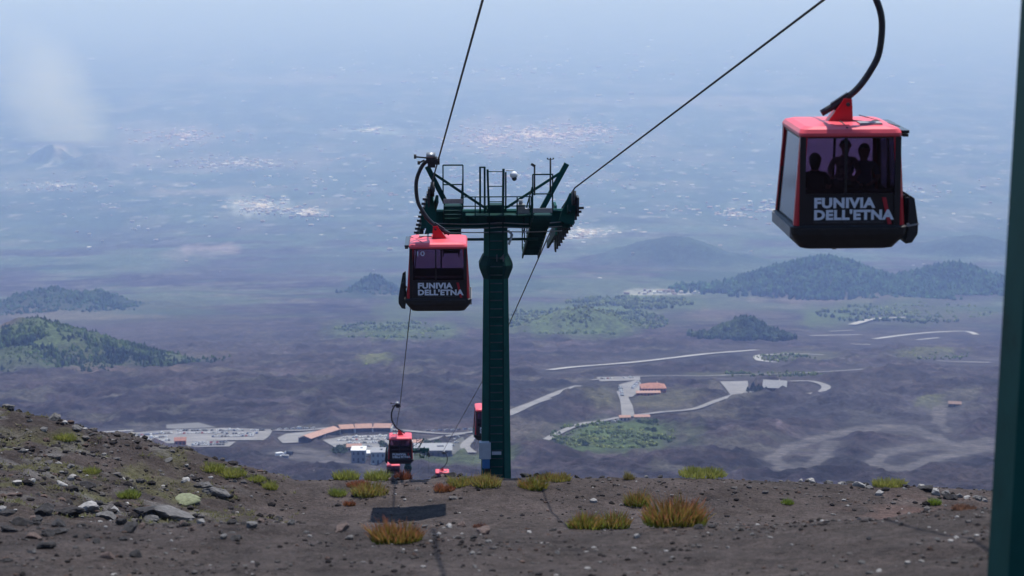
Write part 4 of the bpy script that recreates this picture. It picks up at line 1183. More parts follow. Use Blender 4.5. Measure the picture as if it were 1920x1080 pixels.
def blobs(name, pos, size, cols, m, jitter=0.25, smooth=False, rot=True, cone=None):
    """many little lumps joined into one mesh; pos (n,3), size (n,3), cols (n,3)"""
    n = len(pos); nv = len(ICO_V)
    r_ = np.random.default_rng(n)
    base = ICO_V[None] * (1 + r_.uniform(-jitter, jitter, (n, nv, 1)))
    if cone is not None:       # taper towards the top
        k = 1 - cone[:, None] * (base[..., 2] * .5 + .5) * .8
        base = np.stack([base[..., 0] * k, base[..., 1] * k, base[..., 2]], -1)
    a = r_.uniform(0, 6.28, n)
    c, s = np.cos(a)[:, None], np.sin(a)[:, None]
    X = base[..., 0] * c - base[..., 1] * s; Y = base[..., 0] * s + base[..., 1] * c
    V = np.stack([X * size[:, None, 0], Y * size[:, None, 1], base[..., 2] * size[:, None, 2]], -1) + pos[:, None]
    Fc = (ICO_F[None] + (np.arange(n) * nv)[:, None, None]).reshape(-1, 3)
    C_ = np.repeat(cols[:, None], nv, 1) * (1 + r_.uniform(-.15, .15, (n, nv, 1)))
    me = np_mesh(name, V.reshape(-1, 3), Fc, m, smooth, C_.reshape(-1, 3))
    return link(name, me)

M_STONE = vcol_mat('small_stones', 0.95, ((6.0, 0.2), (30.0, 0.3)))
def scatter_stones():
    pts, sz, cl = [], [], []
    def add(n, y0, y1, smin, smax, hill=False):
        y = rng.uniform(y0, y1, n); x = rng.uniform(-.27, .27, n) * y
        if hill: x = rng.uniform(-.27, -.11, n) * y
        keep = fbm(x / 2.2, y / 2.2, 201, 3) > rng.uniform(.25, .7, n)
        x, y = x[keep], y[keep]; k = len(x)
        s = smin + (smax - smin) * rng.random(k) ** 4
        pts.append(np.stack([x, y, Zf(x, y) + s * .15], -1)); sz.append(np.stack([s, s * rng.uniform(.7, 1, k), s * rng.uniform(.45, .8, k)], -1))
        t = rng.random(k)[:, None]
        pal = np.where(t < .50, np.array([[.024, .021, .021]]), np.where(t < .80, np.array([[.085, .078, .075]]), np.where(t < .93, np.array([[.08, .055, .046]]), np.array([[.24, .23, .22]]))))
        cl.append(pal * rng.uniform(.7, 1.3, (k, 1)))
    add(16000, 21, 33, .008, .05); add(7000, 60, 75, .015, .09); add(4200, 48, 74, .03, .17, True); add(900, 66, 74, .03, .16)
    o = blobs('scattered_stones', np.concatenate(pts), np.concatenate(sz), np.concatenate(cl), M_STONE, .3)
    tag(o, 'small loose stones and cinders strewn over the ash', 'stones', kind='stuff')
scatter_stones()

M_GRASS = vcol_mat('grass_blades', 0.7, ((3.0, 0.2), (20.0, 0.2)), spec=0.15, transl=0.45)
def tuft_mesh(name, w, h, n, base_c, tip_c, tip_amt, seed):
    r_ = np.random.default_rng(seed)
    a = r_.uniform(0, 6.28, n); q = np.sqrt(r_.random(n))
    cx, cy = np.cos(a) * q * w / 2, np.sin(a) * q * w / 2 * .7
    lump = .75 + .5 * vn(cx / (w * .22) + 5, cy / (w * .22), seed)
    hh = h * (1.0 - .45 * q ** 2) * r_.uniform(.45, 1.1, n) * lump
    lean = r_.normal(0, .22, (n, 2)) + np.stack([np.cos(a), np.sin(a)], -1) * (q * .45)[:, None]
    wd = r_.uniform(.007, .014, n) * (w / .8) ** .3
    t_a = r_.uniform(0, 6.28, n); sx, sy = np.cos(t_a) * wd, np.sin(t_a) * wd
    V, C_ = [], []
    tipmix = np.clip(r_.normal(tip_amt, .28, n), 0, 1)[:, None]
    bc = np.array(base_c) * r_.uniform(.6, 1.35, (n, 1)); tc_ = np.array(tip_c) * r_.uniform(.6, 1.4, (n, 1))
    for f, k in ((0, 1.0), (.55, .85), (1.0, .15)):
        bx = cx + lean[:, 0] * hh * f ** 1.5; by = cy + lean[:, 1] * hh * f ** 1.5; bz = hh * f
        V.append(np.stack([bx - sx * k, by - sy * k, bz], -1)); V.append(np.stack([bx + sx * k, by + sy * k, bz], -1))
        mixf = tipmix * np.clip((f - .25) / .6, 0, 1)
        cc = bc * (1 - mixf) + tc_ * mixf
        C_ += [cc, cc]
    V = np.stack(V, 1); C_ = np.stack(C_, 1)
    i0 = (np.arange(n) * 6)[:, None]
    Fc = np.concatenate([i0 + np.array([[0, 1, 3, 2]]), i0 + np.array([[2, 3, 5, 4]])])
    return np_mesh(name, V.reshape(-1, 3), Fc, M_GRASS, True, C_.reshape(-1, 3))

G1 = (0.15, 0.215, 0.032); G2 = (0.23, 0.26, 0.06); REDT = (0.34, 0.105, 0.062); YEL = (0.34, 0.29, 0.09)
TUFTS = [  # px, py (foot), width px, height px, base, tip, tip amount, label
    (742, 1020, 92, 40, G1, REDT, .95, 'wide green grass tussock with rusty tips below the cabin shadow'),
    (1268, 987, 118, 50, G1, REDT, .9, 'largest dense grass tussock with rusty red top on the ash slope'),
    (1100, 992, 66, 26, G1, REDT, .55, 'low straggling grass tussock with reddish tips, left half of a pair'),
    (1150, 992, 62, 30, G1, REDT, .60, 'low straggling grass tussock with reddish tips, right half of a pair'),
    (1195, 951, 44, 30, G1, REDT, .55, 'small rounded grass tussock with red top above the largest tussock'),
    (693, 932, 64, 26, G2, REDT, .45, 'bright yellow green grass tussock left of the rope shadow'),
    (632, 934, 30, 17, G2, G1, .2, 'small bright green tuft beside the yellow green tussock'),
    (648, 897, 48, 18, G2, YEL, .3, 'yellow green tussock on the crest below the lower station'),
    (706, 894, 46, 22, G2, YEL, .3, 'yellow green tussock on the crest under the sunken red cabin'),
    (866, 914, 48, 22, G2, REDT, .30, 'grass tussock in front of the pylon foot, left of a touching pair'),
    (912, 915, 54, 24, G2, REDT, .45, 'grass tussock in front of the pylon foot, right of a touching pair'),
    (833, 923, 38, 15, (.12, .09, .03), REDT, .9, 'small rust coloured tuft left of the pylon foot'),
    (1000, 920, 52, 25, G1, REDT, .55, 'grass tussock with rusty tips just right of the pylon foot'),
    (1040, 903, 60, 15, G2, REDT, .45, 'low spreading grass tussock on the crest right of the pylon'),
    (1477, 947, 22, 13, G1, G2, .2, 'small lone green tuft on the bare ash to the right'),
    (1752, 948, 26, 14, G1, G2, .2, 'small green tuft below the rubble of the right crest'),
    (1320, 893, 90, 14, G2, YEL, .5, 'long yellowish grass patch at the crest edge'),
    (1670, 914, 62, 16, G2, YEL, .6, 'pale yellow grass patch between rubble heaps on the right crest'),
    (240, 934, 42, 16, G2, G1, .2, 'green tuft at the foot of the mossy hillside'),
    (505, 918, 28, 16, G2, YEL, .3, 'grass tuft where the mossy hillside meets the ash'),
    (655, 950, 22, 11, (.12, .09, .03), REDT, .9, 'tiny rust coloured tuft on the ash'),
    (670, 915, 40, 14, (.12, .09, .03), REDT, .9, 'rusty dry tuft above the yellow green tussock'),
    (755, 890, 34, 16, (.10, .06, .03), REDT, .9, 'dark reddish shrub tuft on the crest under the low cabin'),
    (170, 890, 30, 14, G2, YEL, .3, 'yellow green tuft halfway up the mossy hillside'),
    (120, 828, 40, 14, G2, YEL, .4, 'yellow green tuft high on the mossy hillside'),
    (388, 884, 60, 15, G2, YEL, .4, 'bright moss grass tussock on the hillside ridge'),
    (430, 896, 60, 14, G2, YEL, .5, 'yellowish grass tussock low on the hillside ridge'),
    (475, 905, 44, 12, G2, YEL, .3, 'flat grass tussock where the hillside ridge ends'),
    (1810, 958, 46, 10, (.16, .09, .06), (.28, .15, .10), .6, 'dry reddish ground plant at the right edge of the slope'),
    (900, 990, 26, 8, (.13, .10, .08), REDT, .5, 'thin dry grass among the stones below the pylon'),
    (1180, 900, 18, 16, (.12, .10, .05), YEL, .6, 'thin straw coloured tuft at the crest')]
for i, (px, py, w, h, bc, tc_, ta, lab) in enumerate(TUFTS):
    p = near_hit(px, py); d = p.y * cp - p.z * sp
    W, H = w / F * d, h / F * d * 1.08
    me = tuft_mesh('grass_tuft', W, H, int(180 + 520 * min(1.6, W)), bc, tc_, ta, 300 + i)
    o = link('grass_tuft', me, None, p + Vector((0, W * .25, -.03)))
    tag(o, lab, 'grass', 'grass tufts on the ash')
# cushion of moss
bm = bmesh.new(); bmesh.ops.create_icosphere(bm, subdivisions=4, radius=1.0)
for v in bm.verts:
    k = 1 + .16 * (float(vn(v.co.x * 5 + 3, v.co.y * 5 + v.co.z * 4, 77)) - .5)
    v.co = Vector((v.co.x * .42 * k * (1 + .2 * v.co.x), v.co.y * .55 * k, max(-.05, v.co.z) * .17 * k))
p = near_hit(345, 942)
tag(from_bm('moss_cushion', bm, mat('moss', (0.17, 0.185, 0.105), 0.95, 0, 0.4, 9.0, bump=1.0, bscale=60), None, p + Vector((0, .2, -.03)), smooth=True), 'smooth pale green cushion plant beside the grey hillside boulder', 'plant')
# low plants covering the hillside
def low_plants():
    n = 1500
    y = rng.uniform(52, 73, n); x = rng.uniform(-.28, -.105, n) * y
    keep = fbm(x / 1.6, y / 1.6, 47, 4) > rng.uniform(.42, .60, n)
    x, y = x[keep], y[keep]
    V, Fc, C_ = [], [], []
    z = Zf(x, y); k = 0
    for xi, yi, zi in zip(x, y, z):
        for _ in range(9):
            a = rng.uniform(0, 6.28); ln = rng.uniform(.05, .16); rr_ = rng.uniform(0, .13)
            b = np.array([xi + math.cos(a) * rr_, yi + math.sin(a) * rr_, zi - .01])
            tp = b + np.array([math.cos(a) * ln * .8, math.sin(a) * ln * .8, ln * .7])
            sd = np.array([-math.sin(a), math.cos(a), 0]) * .022
            V += [b - sd, b + sd, tp]; Fc.append((k, k + 1, k + 2)); k += 3
            c = np.array([.125, .125, .050]) * rng.uniform(.6, 1.3) if rng.random() < .7 else np.array([.17, .15, .10]) * rng.uniform(.6, 1.2)
            C_ += [c, c, c]
    o = link('low_plants', np_mesh('low_plants', np.array(V), np.array(Fc), M_GRASS, False, np.array(C_)))
    tag(o, 'low mossy plants and dry grass covering the hillside', 'ground cover', kind='stuff')
low_plants()

# ================================================================== the valley: buildings
WALL = {'white': mat('wall_white', (0.55, 0.53, 0.50), 0.9, 0, .1, .5), 'cream': mat('wall_cream', (0.42, 0.36, 0.27), 0.9, 0, .12, .5), 'grey': mat('wall_grey', (0.14, 0.17, 0.21), 0.8, 0, .15, .5),
        'brown': mat('wall_brown', (0.10, 0.07, 0.055), 0.9, 0, .2, .5), 'red': mat('wall_red', (0.30, 0.10, 0.07), 0.9, 0, .15, .5), 'dark': mat('wall_dark', (0.055, 0.05, 0.055), 0.8, 0, .15, .5), 'teal': mat('wall_teal', (0.24, 0.30, 0.32), 0.8, 0, .12, .5)}
ROOFM = {'terra': mat('roof_terracotta', (0.30, 0.140, 0.100), 0.9, 0, .35, .25), 'pterra': mat('roof_faded_tile', (0.34, 0.20, 0.155), 0.9, 0, .2, .6), 'grey': mat('roof_grey', (0.22, 0.225, 0.24), 0.7, 0, .12, .3), 'white': mat('roof_white', (0.60, 0.61, 0.62), 0.7, 0, .08, .3), 'brown': mat('roof_brown', (0.20, 0.13, 0.10), 0.9, 0, .2, .5)}
M_PANE = mat('far_pane', (0.03, 0.04, 0.05), 0.15, 0, .2, 1)

def building(name, label, px, py, w, d, h, rz, roof, wall, rm, cols=4, floors=1, rise=2.2, chimney=False, cat='building', dz=0.0, over=.5):
    p = far_pt(px, py, dz)
    root = empty(name, p, rz)
    bm = bmesh.new(); box(bm, (0, d / 2, h / 2 - 1.5), (w, d, h + 3)); from_bm('wall', bm, WALL[wall], root)
    bm = bmesh.new()
    W2, y0, y1 = w / 2 + over, -over, d + over
    if roof == 'gable':
        prism(bm, [(y0, h), (y0, h + .25), (d / 2, h + rise + .25), (y1, h + .25), (y1, h), (d / 2, h + rise)], 'x', -W2, W2)
        b2 = bmesh.new(); prism(b2, [(0.05, h), (d - .05, h), (d / 2, h + rise - .05)], 'x', -w / 2 + .1, w / 2 - .1); from_bm('gable', b2, WALL[wall], root)
    elif roof == 'hip':
        e = min(d / 2, w / 3)
        V = [bm.verts.new(v) for v in ((-W2, y0, h), (W2, y0, h), (W2, y1, h), (-W2, y1, h), (-W2 + e, d / 2, h + rise), (W2 - e, d / 2, h + rise))]
        for f in ((0, 1, 5, 4), (1, 2, 5), (2, 3, 4, 5), (3, 0, 4), (3, 2, 1, 0)): bm.faces.new([V[i] for i in f])
    elif roof == 'mono':
        prism(bm, [(y0, h), (y0, h + .3), (y1, h + rise + .3), (y1, h + rise)], 'x', -W2, W2)
        b2 = bmesh.new(); prism(b2, [(0.05, h), (d - .05, h), (d - .05, h + rise - .05)], 'x', -w / 2 + .1, w / 2 - .1); from_bm('gable', b2, WALL[wall], root)
    else:
        box(bm, (0, d / 2, h + .15), (w + 2 * over, d + 2 * over, .3))
        box(bm, (w * .2, d * .6, h + .75), (w * .18, d * .2, .9))
    bmesh.ops.recalc_face_normals(bm, faces=bm.faces[:])
    rf = from_bm('roof', bm, ROOFM[rm], root)
    if chimney:
        bm = bmesh.new(); box(bm, (w * .18, d * .55, h + rise + .3), (.9, .9, 1.6)); from_bm('chimney', bm, WALL['white'], rf)
    fh = h / floors
    for fl_ in range(floors):
        for c in range(cols):
            x = (c + .5) / cols * w - w / 2
            door = fl_ == 0 and c == cols // 2
            bm = bmesh.new(); box(bm, (x, -.03, fl_ * fh + (fh * .42 if door else fh * .52)), (min(1.4, w / cols * .5), .10, fh * (.74 if door else .45)))
            from_bm('door' if door else 'window', bm, M_PANE, root)
    return tag(root, label, cat)

building('orange_lodge', 'small lodge with bright orange roof beside the lower car rows', 338, 835, 10, 8, 4.0, .12, 'gable', 'red', 'terra', 3, 1, 2.2)
building('hotel', 'two storey hotel with large terracotta roof above the grassy grove', 1226, 740, 27, 20, 7.0, .05, 'hip', 'red', 'terra', 8, 2, 4.0, True)
building('hotel_wing', 'low terracotta roofed wing along the front of the hotel', 1216, 742, 26, 5, 3.0, .05, 'mono', 'red', 'pterra', 7, 1, 1.2)
building('roadside_shop', 'long low roadside block with faded orange roof, longer of two', 1204, 788, 15, 7, 3.2, .06, 'gable', 'cream', 'pterra', 4, 1, 1.5)
building('roadside_shop', 'shorter roadside block with faded orange roof at the junction', 1172, 789, 10.5, 6.5, 3.2, .10, 'gable', 'cream', 'pterra', 3, 1, 1.5)
building('mountain_lodge', 'big lodge with steep pale grey roof beside dark trees', 1452, 736, 26, 18, 5.0, -.18, 'gable', 'brown', 'grey', 7, 1, 7.0, True)
building('lodge_annex', 'small red annex at the end of the grey roofed lodge', 1477, 737, 6, 8, 4.5, -.18, 'flat', 'red', 'white', 2, 1)
building('beige_house', 'beige house with shallow roof behind the ropeway station', 779, 842, 12, 9, 5.5, .1, 'flat', 'cream', 'pterra', 4, 2)
building('ropeway_station', 'lower ropeway station with broad pale grey roof and dark front', 812, 861, 30, 22, 7.0, .04, 'flat', 'dark', 'grey', 7, 1)
building('grey_block', 'boxy blue grey block with white roof left of the low cabin', 672, 868, 11, 12, 10, .0, 'flat', 'grey', 'white', 3, 2)
building('white_annex', 'white annex between the two boxy blocks', 691, 864, 8, 9, 6, .0, 'flat', 'white', 'white', 2, 1)
building('teal_block', 'pale teal block beside the low cabin', 709, 872, 11, 14, 10, .0, 'flat', 'teal', 'grey', 3, 2)
building('terracotta_house', 'small house with terracotta roof beside the bushes above the boxy block', 664, 847, 12, 8, 4, .1, 'gable', 'cream', 'pterra', 3, 1, 1.8)
building('metal_shed', 'lone shed with white roof on the dark slope below the crest', 598, 892, 6.5, 5, 2.6, .2, 'gable', 'dark', 'white', 2, 1, .9, cat='shed')
building('stone_hut', 'brown roofed stone hut on the grassy knoll to the right', 1790, 763, 13, 9, 3.0, -.2, 'gable', 'brown', 'brown', 3, 1, 2.0, cat='hut')
building('flat_hut', 'low flat roofed hut behind the brown roofed hut', 1817, 750, 13, 8, 3.0, .2, 'flat', 'brown', 'grey', 3, 1, cat='hut')

# long bent row of shops
rowp = [Vector((*far_xy(*q), 0)) for q in ((582, 830), (610, 820), (638, 811.5), (666, 810), (699, 809), (733, 809))]
r0 = rowp[0]; root = empty('shop_row', (r0.x, r0.y, float(far_z(r0.x, r0.y))))
for a, b in zip(rowp, rowp[1:]):
    a = a - r0; b = b - r0; t = (b - a); L_ = t.length; t.normalize(); nn = Vector((-t.y, t.x, 0))
    if nn.y < 0: nn = -nn
    za, zb = [float(far_z(q.x + r0.x, q.y + r0.y)) - float(far_z(r0.x, r0.y)) for q in (a, b)]
    def quadbox(bm, u0, u1, v0, v1, zlo, zhi, zback=None):
        zback = zhi if zback is None else zback
        P_ = []
        for zz in (0, 1):
            for u, v in ((u0, v0), (u1, v0), (u1, v1), (u0, v1)):
                q = a + t * u + nn * v; g = za + (zb - za) * u / L_
                top = zback if v == v1 else zhi
                q.z = g + (top if zz else zlo if not isinstance(zlo, tuple) else (zlo[1] if v == v1 else zlo[0])); P_.append(bm.verts.new(q))
        for f in ((0, 1, 2, 3), (7, 6, 5, 4), (0, 4, 5, 1), (1, 5, 6, 2), (2, 6, 7, 3), (3, 7, 4, 0)): bm.faces.new([P_[i] for i in f])
        bmesh.ops.recalc_face_normals(bm, faces=bm.faces[:])
    bm = bmesh.new(); quadbox(bm, .3, L_ - .3, 2.2, 11, -2, 3.7); from_bm('wall', bm, WALL['dark'], root)
    bm = bmesh.new(); quadbox(bm, .1, L_ - .1, -.6, 6.2, (3.3, 5.9), 3.6, 6.2); rf = from_bm('roof', bm, ROOFM['pterra'], root)
    bm = bmesh.new(); quadbox(bm, .1, L_ - .1, 6.25, 12, (5.9, 3.9), 6.2, 4.2); from_bm('rear_slope', bm, ROOFM['pterra'], rf)
    bm = bmesh.new(); quadbox(bm, L_ - .5, L_ + .4, -.4, 11.5, -1, 3.2, 3.2); from_bm('party_wall', bm, WALL['white'], root)
    for k in range(1, int(L_ // 3.5)):
        bm = bmesh.new(); quadbox(bm, k * 3.5, k * 3.5 + .4, .0, .4, -1, 3.3); from_bm('pillar', bm, WALL['brown'], root)
tag(root, 'long bent row of shops with faded terracotta roofs facing the inner car park', 'building')

# ------------------------------------------------------------------ cars
def car_mesh(name, paint, van=False):
    bm = bmesh.new()
    L_, W_ = (4.3, 1.75) if not van else (5.2, 2.0)
    if van:
        prof_ = [(-2.6, .35), (-2.6, 2.2), (1.3, 2.25), (2.0, 1.25), (2.55, 1.05), (2.6, .35)]
    else:
        prof_ = [(-2.12, .32), (-2.15, .85), (-1.9, .98), (-1.25, 1.42), (.25, 1.46), (1.0, .98), (2.0, .84), (2.15, .6), (2.15, .32)]
    prism(bm, prof_, 'y', -W_ / 2, W_ / 2, 0)
    if van:
        prism(bm, [(1.25, 1.35), (1.32, 2.1), (1.92, 1.35)], 'y', -W_ / 2 - .01, W_ / 2 + .01, 1)
        prism(bm, [(1.36, 2.18), (1.38, 2.2), (2.03, 1.28), (2.0, 1.26)], 'y', -.8, .8, 1)
    else:
        prism(bm, [(-1.72, 1.0), (-1.22, 1.37), (.2, 1.40), (.85, 1.0)], 'y', -W_ / 2 - .01, W_ / 2 + .01, 1)
        prism(bm, [(.30, 1.45), (.33, 1.47), (1.02, 1.01), (.98, .99)], 'y', -.72, .72, 1)
        prism(bm, [(-1.90, 1.0), (-1.93, 1.01), (-1.31, 1.43), (-1.27, 1.42)], 'y', -.72, .72, 1)
    for x in (-1.3, 1.35):
        for y in (-W_ / 2 + .05, W_ / 2 - .05):
            cyl(bm, (x, y - .11, .32), (x, y + .11, .32), .33, 10, 2)
    me = bpy.data.meshes.new(name); bm.normal_update(); bm.to_mesh(me); bm.free()
    for m in (paint, M_PANE, M_BLACK): me.materials.append(m)
    return me
def paint(n, c): return mat('car_paint_' + n, c, 0.3, 0.0, .05, 3, spec=.6)
CARS = {'white': car_mesh('parked_car', paint('white', (.70, .70, .71))), 'silver': car_mesh('parked_car', paint('silver', (.40, .41, .43))), 'dark grey': car_mesh('parked_car', paint('grey', (.05, .05, .055))),
        'black': car_mesh('parked_car', paint('black', (.012, .012, .014))), 'blue': car_mesh('parked_car', paint('blue', (.03, .07, .20))), 'red': car_mesh('parked_car', paint('red', (.33, .03, .025)))}
VAN = car_mesh('parked_van', paint('van', (.72, .72, .73)), True)
def car(x, y, head, where, dz, col=None):
    z = float(far_z(x, y)) + dz
    ep = 2.0
    gx_ = (float(far_z(x + ep, y)) - float(far_z(x - ep, y))) / (2 * ep); gy_ = (float(far_z(x, y + ep)) - float(far_z(x, y - ep))) / (2 * ep)
    up = Vector((-gx_, -gy_, 1)).normalized(); fw = Vector((math.cos(head), math.sin(head), 0)); fw = (fw - up * fw.dot(up)).normalized()
    M_ = Matrix((fw, up.cross(fw), up)).transposed().to_4x4(); M_.translation = Vector((x, y, z))
    col = col or random.choices(list(CARS) + ['van'], (40, 20, 13, 10, 6, 5, 6))[0]
    o = link('parked_van' if col == 'van' else 'parked_car', VAN if col == 'van' else CARS[col])
    o.matrix_world = M_
    nm = 'white van' if col == 'van' else col + ' car'
    tag(o, nm + ' parked ' + where, 'van' if col == 'van' else 'car', nm + 's parked ' + where)
def car_row(a, b, where, dz, mode='perp', gap=2.75, fill=.92):
    A = Vector((*far_xy(*a), 0)); B = Vector((*far_xy(*b), 0)); t = B - A; L_ = t.length; t.normalize()
    g = gap if mode == 'perp' else 6.2
    n = int(L_ / g)
    h0 = math.atan2(t.y, t.x) + (math.pi / 2 if mode == 'perp' else 0)
    for k in range(n + 1):
        if random.random() > fill: continue
        q = A + t * (k * g + random.uniform(-.25, .25)) + Vector((-t.y, t.x, 0)) * random.uniform(-.5, .5)
        car(q.x, q.y, h0 + random.uniform(-.06, .06) + (math.pi if random.random() < .5 else 0), where, dz)
W1 = 'in the wide upper car park'; W2_ = 'in the double row in front of the orange lodge'; W3 = 'in the car park enclosed by the shop row'; W4 = 'nose to tail along the far road'; W5 = 'near the hotel'; W6 = 'beside the ropeway station'
for a, b, wh in (((206, 821.5), (322, 813.5), 'in the long roadside row before the gravel lot'), ((222, 826.5), (320, 820), 'in the row behind the mossy hillside'), ((335, 809), (500, 808.5), 'in the row just below the gravel lot'), ((335, 814.5), (428, 812.5), 'in the row directly above the orange lodge'), ((400, 820.5), (478, 819), 'in the last row of the wide upper car park'), ((404, 815.5), (482, 814), 'in the middle row of the wide upper car park'), ((300, 828), (322, 827), 'left of the orange lodge')):
    car_row(a, b, wh, .52, fill=.9)
car_row((362, 832.5), (430, 831), 'in the rear of two rows beside the orange lodge', .57, fill=1); car_row((362, 836.5), (424, 835.5), 'in the front of two rows beside the orange lodge', .57, fill=1)
for a, b, wh in (((645, 822.5), (734, 819.5), 'in the row in front of the shops'), ((634, 827.5), (730, 824.5), 'in the second row from the shops'), ((655, 833.5), (722, 830.5), 'in the third row from the shops'), ((660, 840), (700, 838.5), 'in the row behind the boxy blocks')): car_row(a, b, wh, .60, fill=.9)
car_row((512, 807.5), (596, 805), 'nose to tail on the road left of the shops', .8, 'along', fill=.8); car_row((790, 811), (905, 806), 'nose to tail on the road behind the station', .8, 'along', fill=.85)
for a, b in (((1163, 727), (1166, 744)), ((1186, 730), (1198, 716))): car_row(a, b, W5, .70, gap=3.4)
car_row((1128, 711.5), (1192, 709.5), W5, .72, gap=4.5, fill=.6)
for q in ((852, 826), (856, 832), (848, 838), (843, 843), (858, 822), (845, 831), (790, 866), (700, 874), (828, 866), (716, 858)): 
    x, y = far_xy(*q); car(x, y, random.uniform(0, 3), W6, .8, random.choice(['white', 'white', 'silver', 'dark grey']))
for q in ((1404, 736), (1412, 738), (1345, 738), (1150, 792), (1160, 790), (1120, 797)):
    x, y = far_xy(*q); car(x, y, random.uniform(0, 3), 'along the road to the grey roofed lodge', .8, random.choice(['white', 'silver', 'dark grey']))

# lorries on the works track
def lorry(px, py, rz, label, boxcol):
    p = far_pt(px, py, .9)
    root = empty('lorry', p, rz)
    def part(nm, fn, m): bm = bmesh.new(); fn(bm); from_bm(nm, bm, m, root)
    part('cargo_box', lambda bm: box(bm, (-1.2, 0, 2.3), (5.6, 2.4, 2.4)), boxcol)
    part('cab', lambda bm: prism(bm, [(1.8, .6), (1.8, 2.9), (2.9, 2.9), (3.5, 1.9), (3.6, .6)], 'y', -1.15, 1.15), M_WHITE)
    part('windscreen', lambda bm: prism(bm, [(2.97, 2.85), (3.0, 2.86), (3.53, 1.95), (3.5, 1.94)], 'y', -1.0, 1.0), M_PANE)
    part('chassis', lambda bm: box(bm, (-.4, 0, .85), (7.2, 1.0, .3)), M_BLACK)
    for x in (-3.0, -1.8, 2.6):
        for y in (-1.05, 1.05): part('wheel', lambda bm: cyl(bm, (x, y - .15, .5), (x, y + .15, .5), .5, 12), M_BLACK)
    tag(root, label, 'lorry', 'lorries on the works yard')
lorry(526, 858, .4, 'lorry with white cargo box on the dark works yard', M_WHITE)
lorry(541, 855, 2.6, 'lorry with black cargo box on the dark works yard', M_DSTEEL)
lorry(532, 863, 3.0, 'lorry with grey cargo box at the front of the works yard', M_GREYPL)

# ------------------------------------------------------------------ single trees in the valley
M_LEAF = vcol_mat('tree_leaves', 0.85, ((0.3, 0.3), (1.5, 0.3)))
M_BARK = mat('bark', (0.07, 0.05, 0.04), 0.95, 0, .3, 2)
def tree_meshes(seed, h, r, pine):
    r_ = np.random.default_rng(seed)
    n = 420
    u = r_.random(n)
    z = h * (.22 + .78 * u)
    rad = r * ((1 - u) ** .8 if pine else np.sqrt(np.maximum(0, 1 - (2 * u - .9) ** 2))) * (.55 + .6 * r_.random(n))
    a = r_.uniform(0, 6.28, n)
    lob = 1 + .35 * np.sin(a * 3 + seed) * np.sin(u * 9 + seed)
    pos = np.stack([np.cos(a) * rad * lob, np.sin(a) * rad * lob, z], -1)
    s = r * .17 * r_.uniform(.6, 1.4, n)
    d1 = r_.normal(size=(n, 3)); d1 /= np.linalg.norm(d1, axis=1)[:, None]
    d2 = np.cross(d1, r_.normal(size=(n, 3))); d2 /= np.linalg.norm(d2, axis=1)[:, None]
    V = np.stack([pos - d1 * s[:, None], pos - d2 * s[:, None] * .7, pos + d1 * s[:, None], pos + d2 * s[:, None] * .7], 1)
    base_c = np.array([.020, .040, .020]) if pine else np.array([.045, .075, .022])
    C_ = base_c * r_.uniform(.55, 1.6, (n, 1, 1)) * np.ones((1, 4, 1))
    cm = np_mesh('crown', V.reshape(-1, 3), np.arange(n * 4).reshape(n, 4), M_LEAF, False, C_.reshape(-1, 3))
    bm = bmesh.new(); tube(bm, [(0, 0, -.6), (0, 0, h * .4), (r * .05, 0, h * .8)], [r * .10, r * .07, r * .02], 7)
    for k in range(5):
        an = k * 1.26 + seed; zz = h * (.28 + .1 * k)
        tube(bm, [(0, 0, zz), (math.cos(an) * r * .55, math.sin(an) * r * .55, zz + h * .12)], [r * .035, r * .012], 5)
    tm = bpy.data.meshes.new('trunk'); bm.to_mesh(tm); bm.free(); tm.materials.append(M_BARK)
    return cm, tm
TREE_V = {'pine': [tree_meshes(i, 9, 2.9, True) for i in range(3)], 'bush': [tree_meshes(10 + i, 6, 3.4, False) for i in range(3)]}
def tree(px, py, s, kind, label, group):
    p = far_pt(px, py, 0)
    root = empty('pine_tree' if kind == 'pine' else 'leafy_tree', p, random.uniform(0, 6))
    cm, tm = random.choice(TREE_V[kind])
    root.scale = (s, s, s * random.uniform(.9, 1.1))
    link('trunk', tm, root); link('crown', cm, root)
    tag(root, label, 'tree', group)
for q in ((1402, 737), (1409, 735), (1416, 738), (1422, 734), (1428, 737), (1412, 728), (1436, 738)): tree(*q, random.uniform(.8, 1.2), 'pine', 'dark conifer in the clump beside the grey roofed lodge', 'conifers beside the lodge')
for q in ((630, 852), (637, 848), (643, 852), (650, 846)): tree(*q, random.uniform(.9, 1.3), 'bush', 'dark leafy tree next to the boxy blocks and terracotta house', 'trees beside the blocks')
for q in ((722, 846), (800, 838), (820, 836), (716, 836)): tree(*q, random.uniform(.8, 1.1), 'bush', 'leafy tree standing around the ropeway station', 'trees around the station')
for q in ((1198, 797), (1208, 795), (1218, 797), (1228, 795), (1226, 812), (1214, 810), (1098, 838), (1090, 836), (1040, 838), (1052, 836), (1046, 842), (1160, 806)): tree(*q, random.uniform(.65, 1.0), 'bush', 'darker tree standing out in the grassy grove', 'darker trees in the grove')

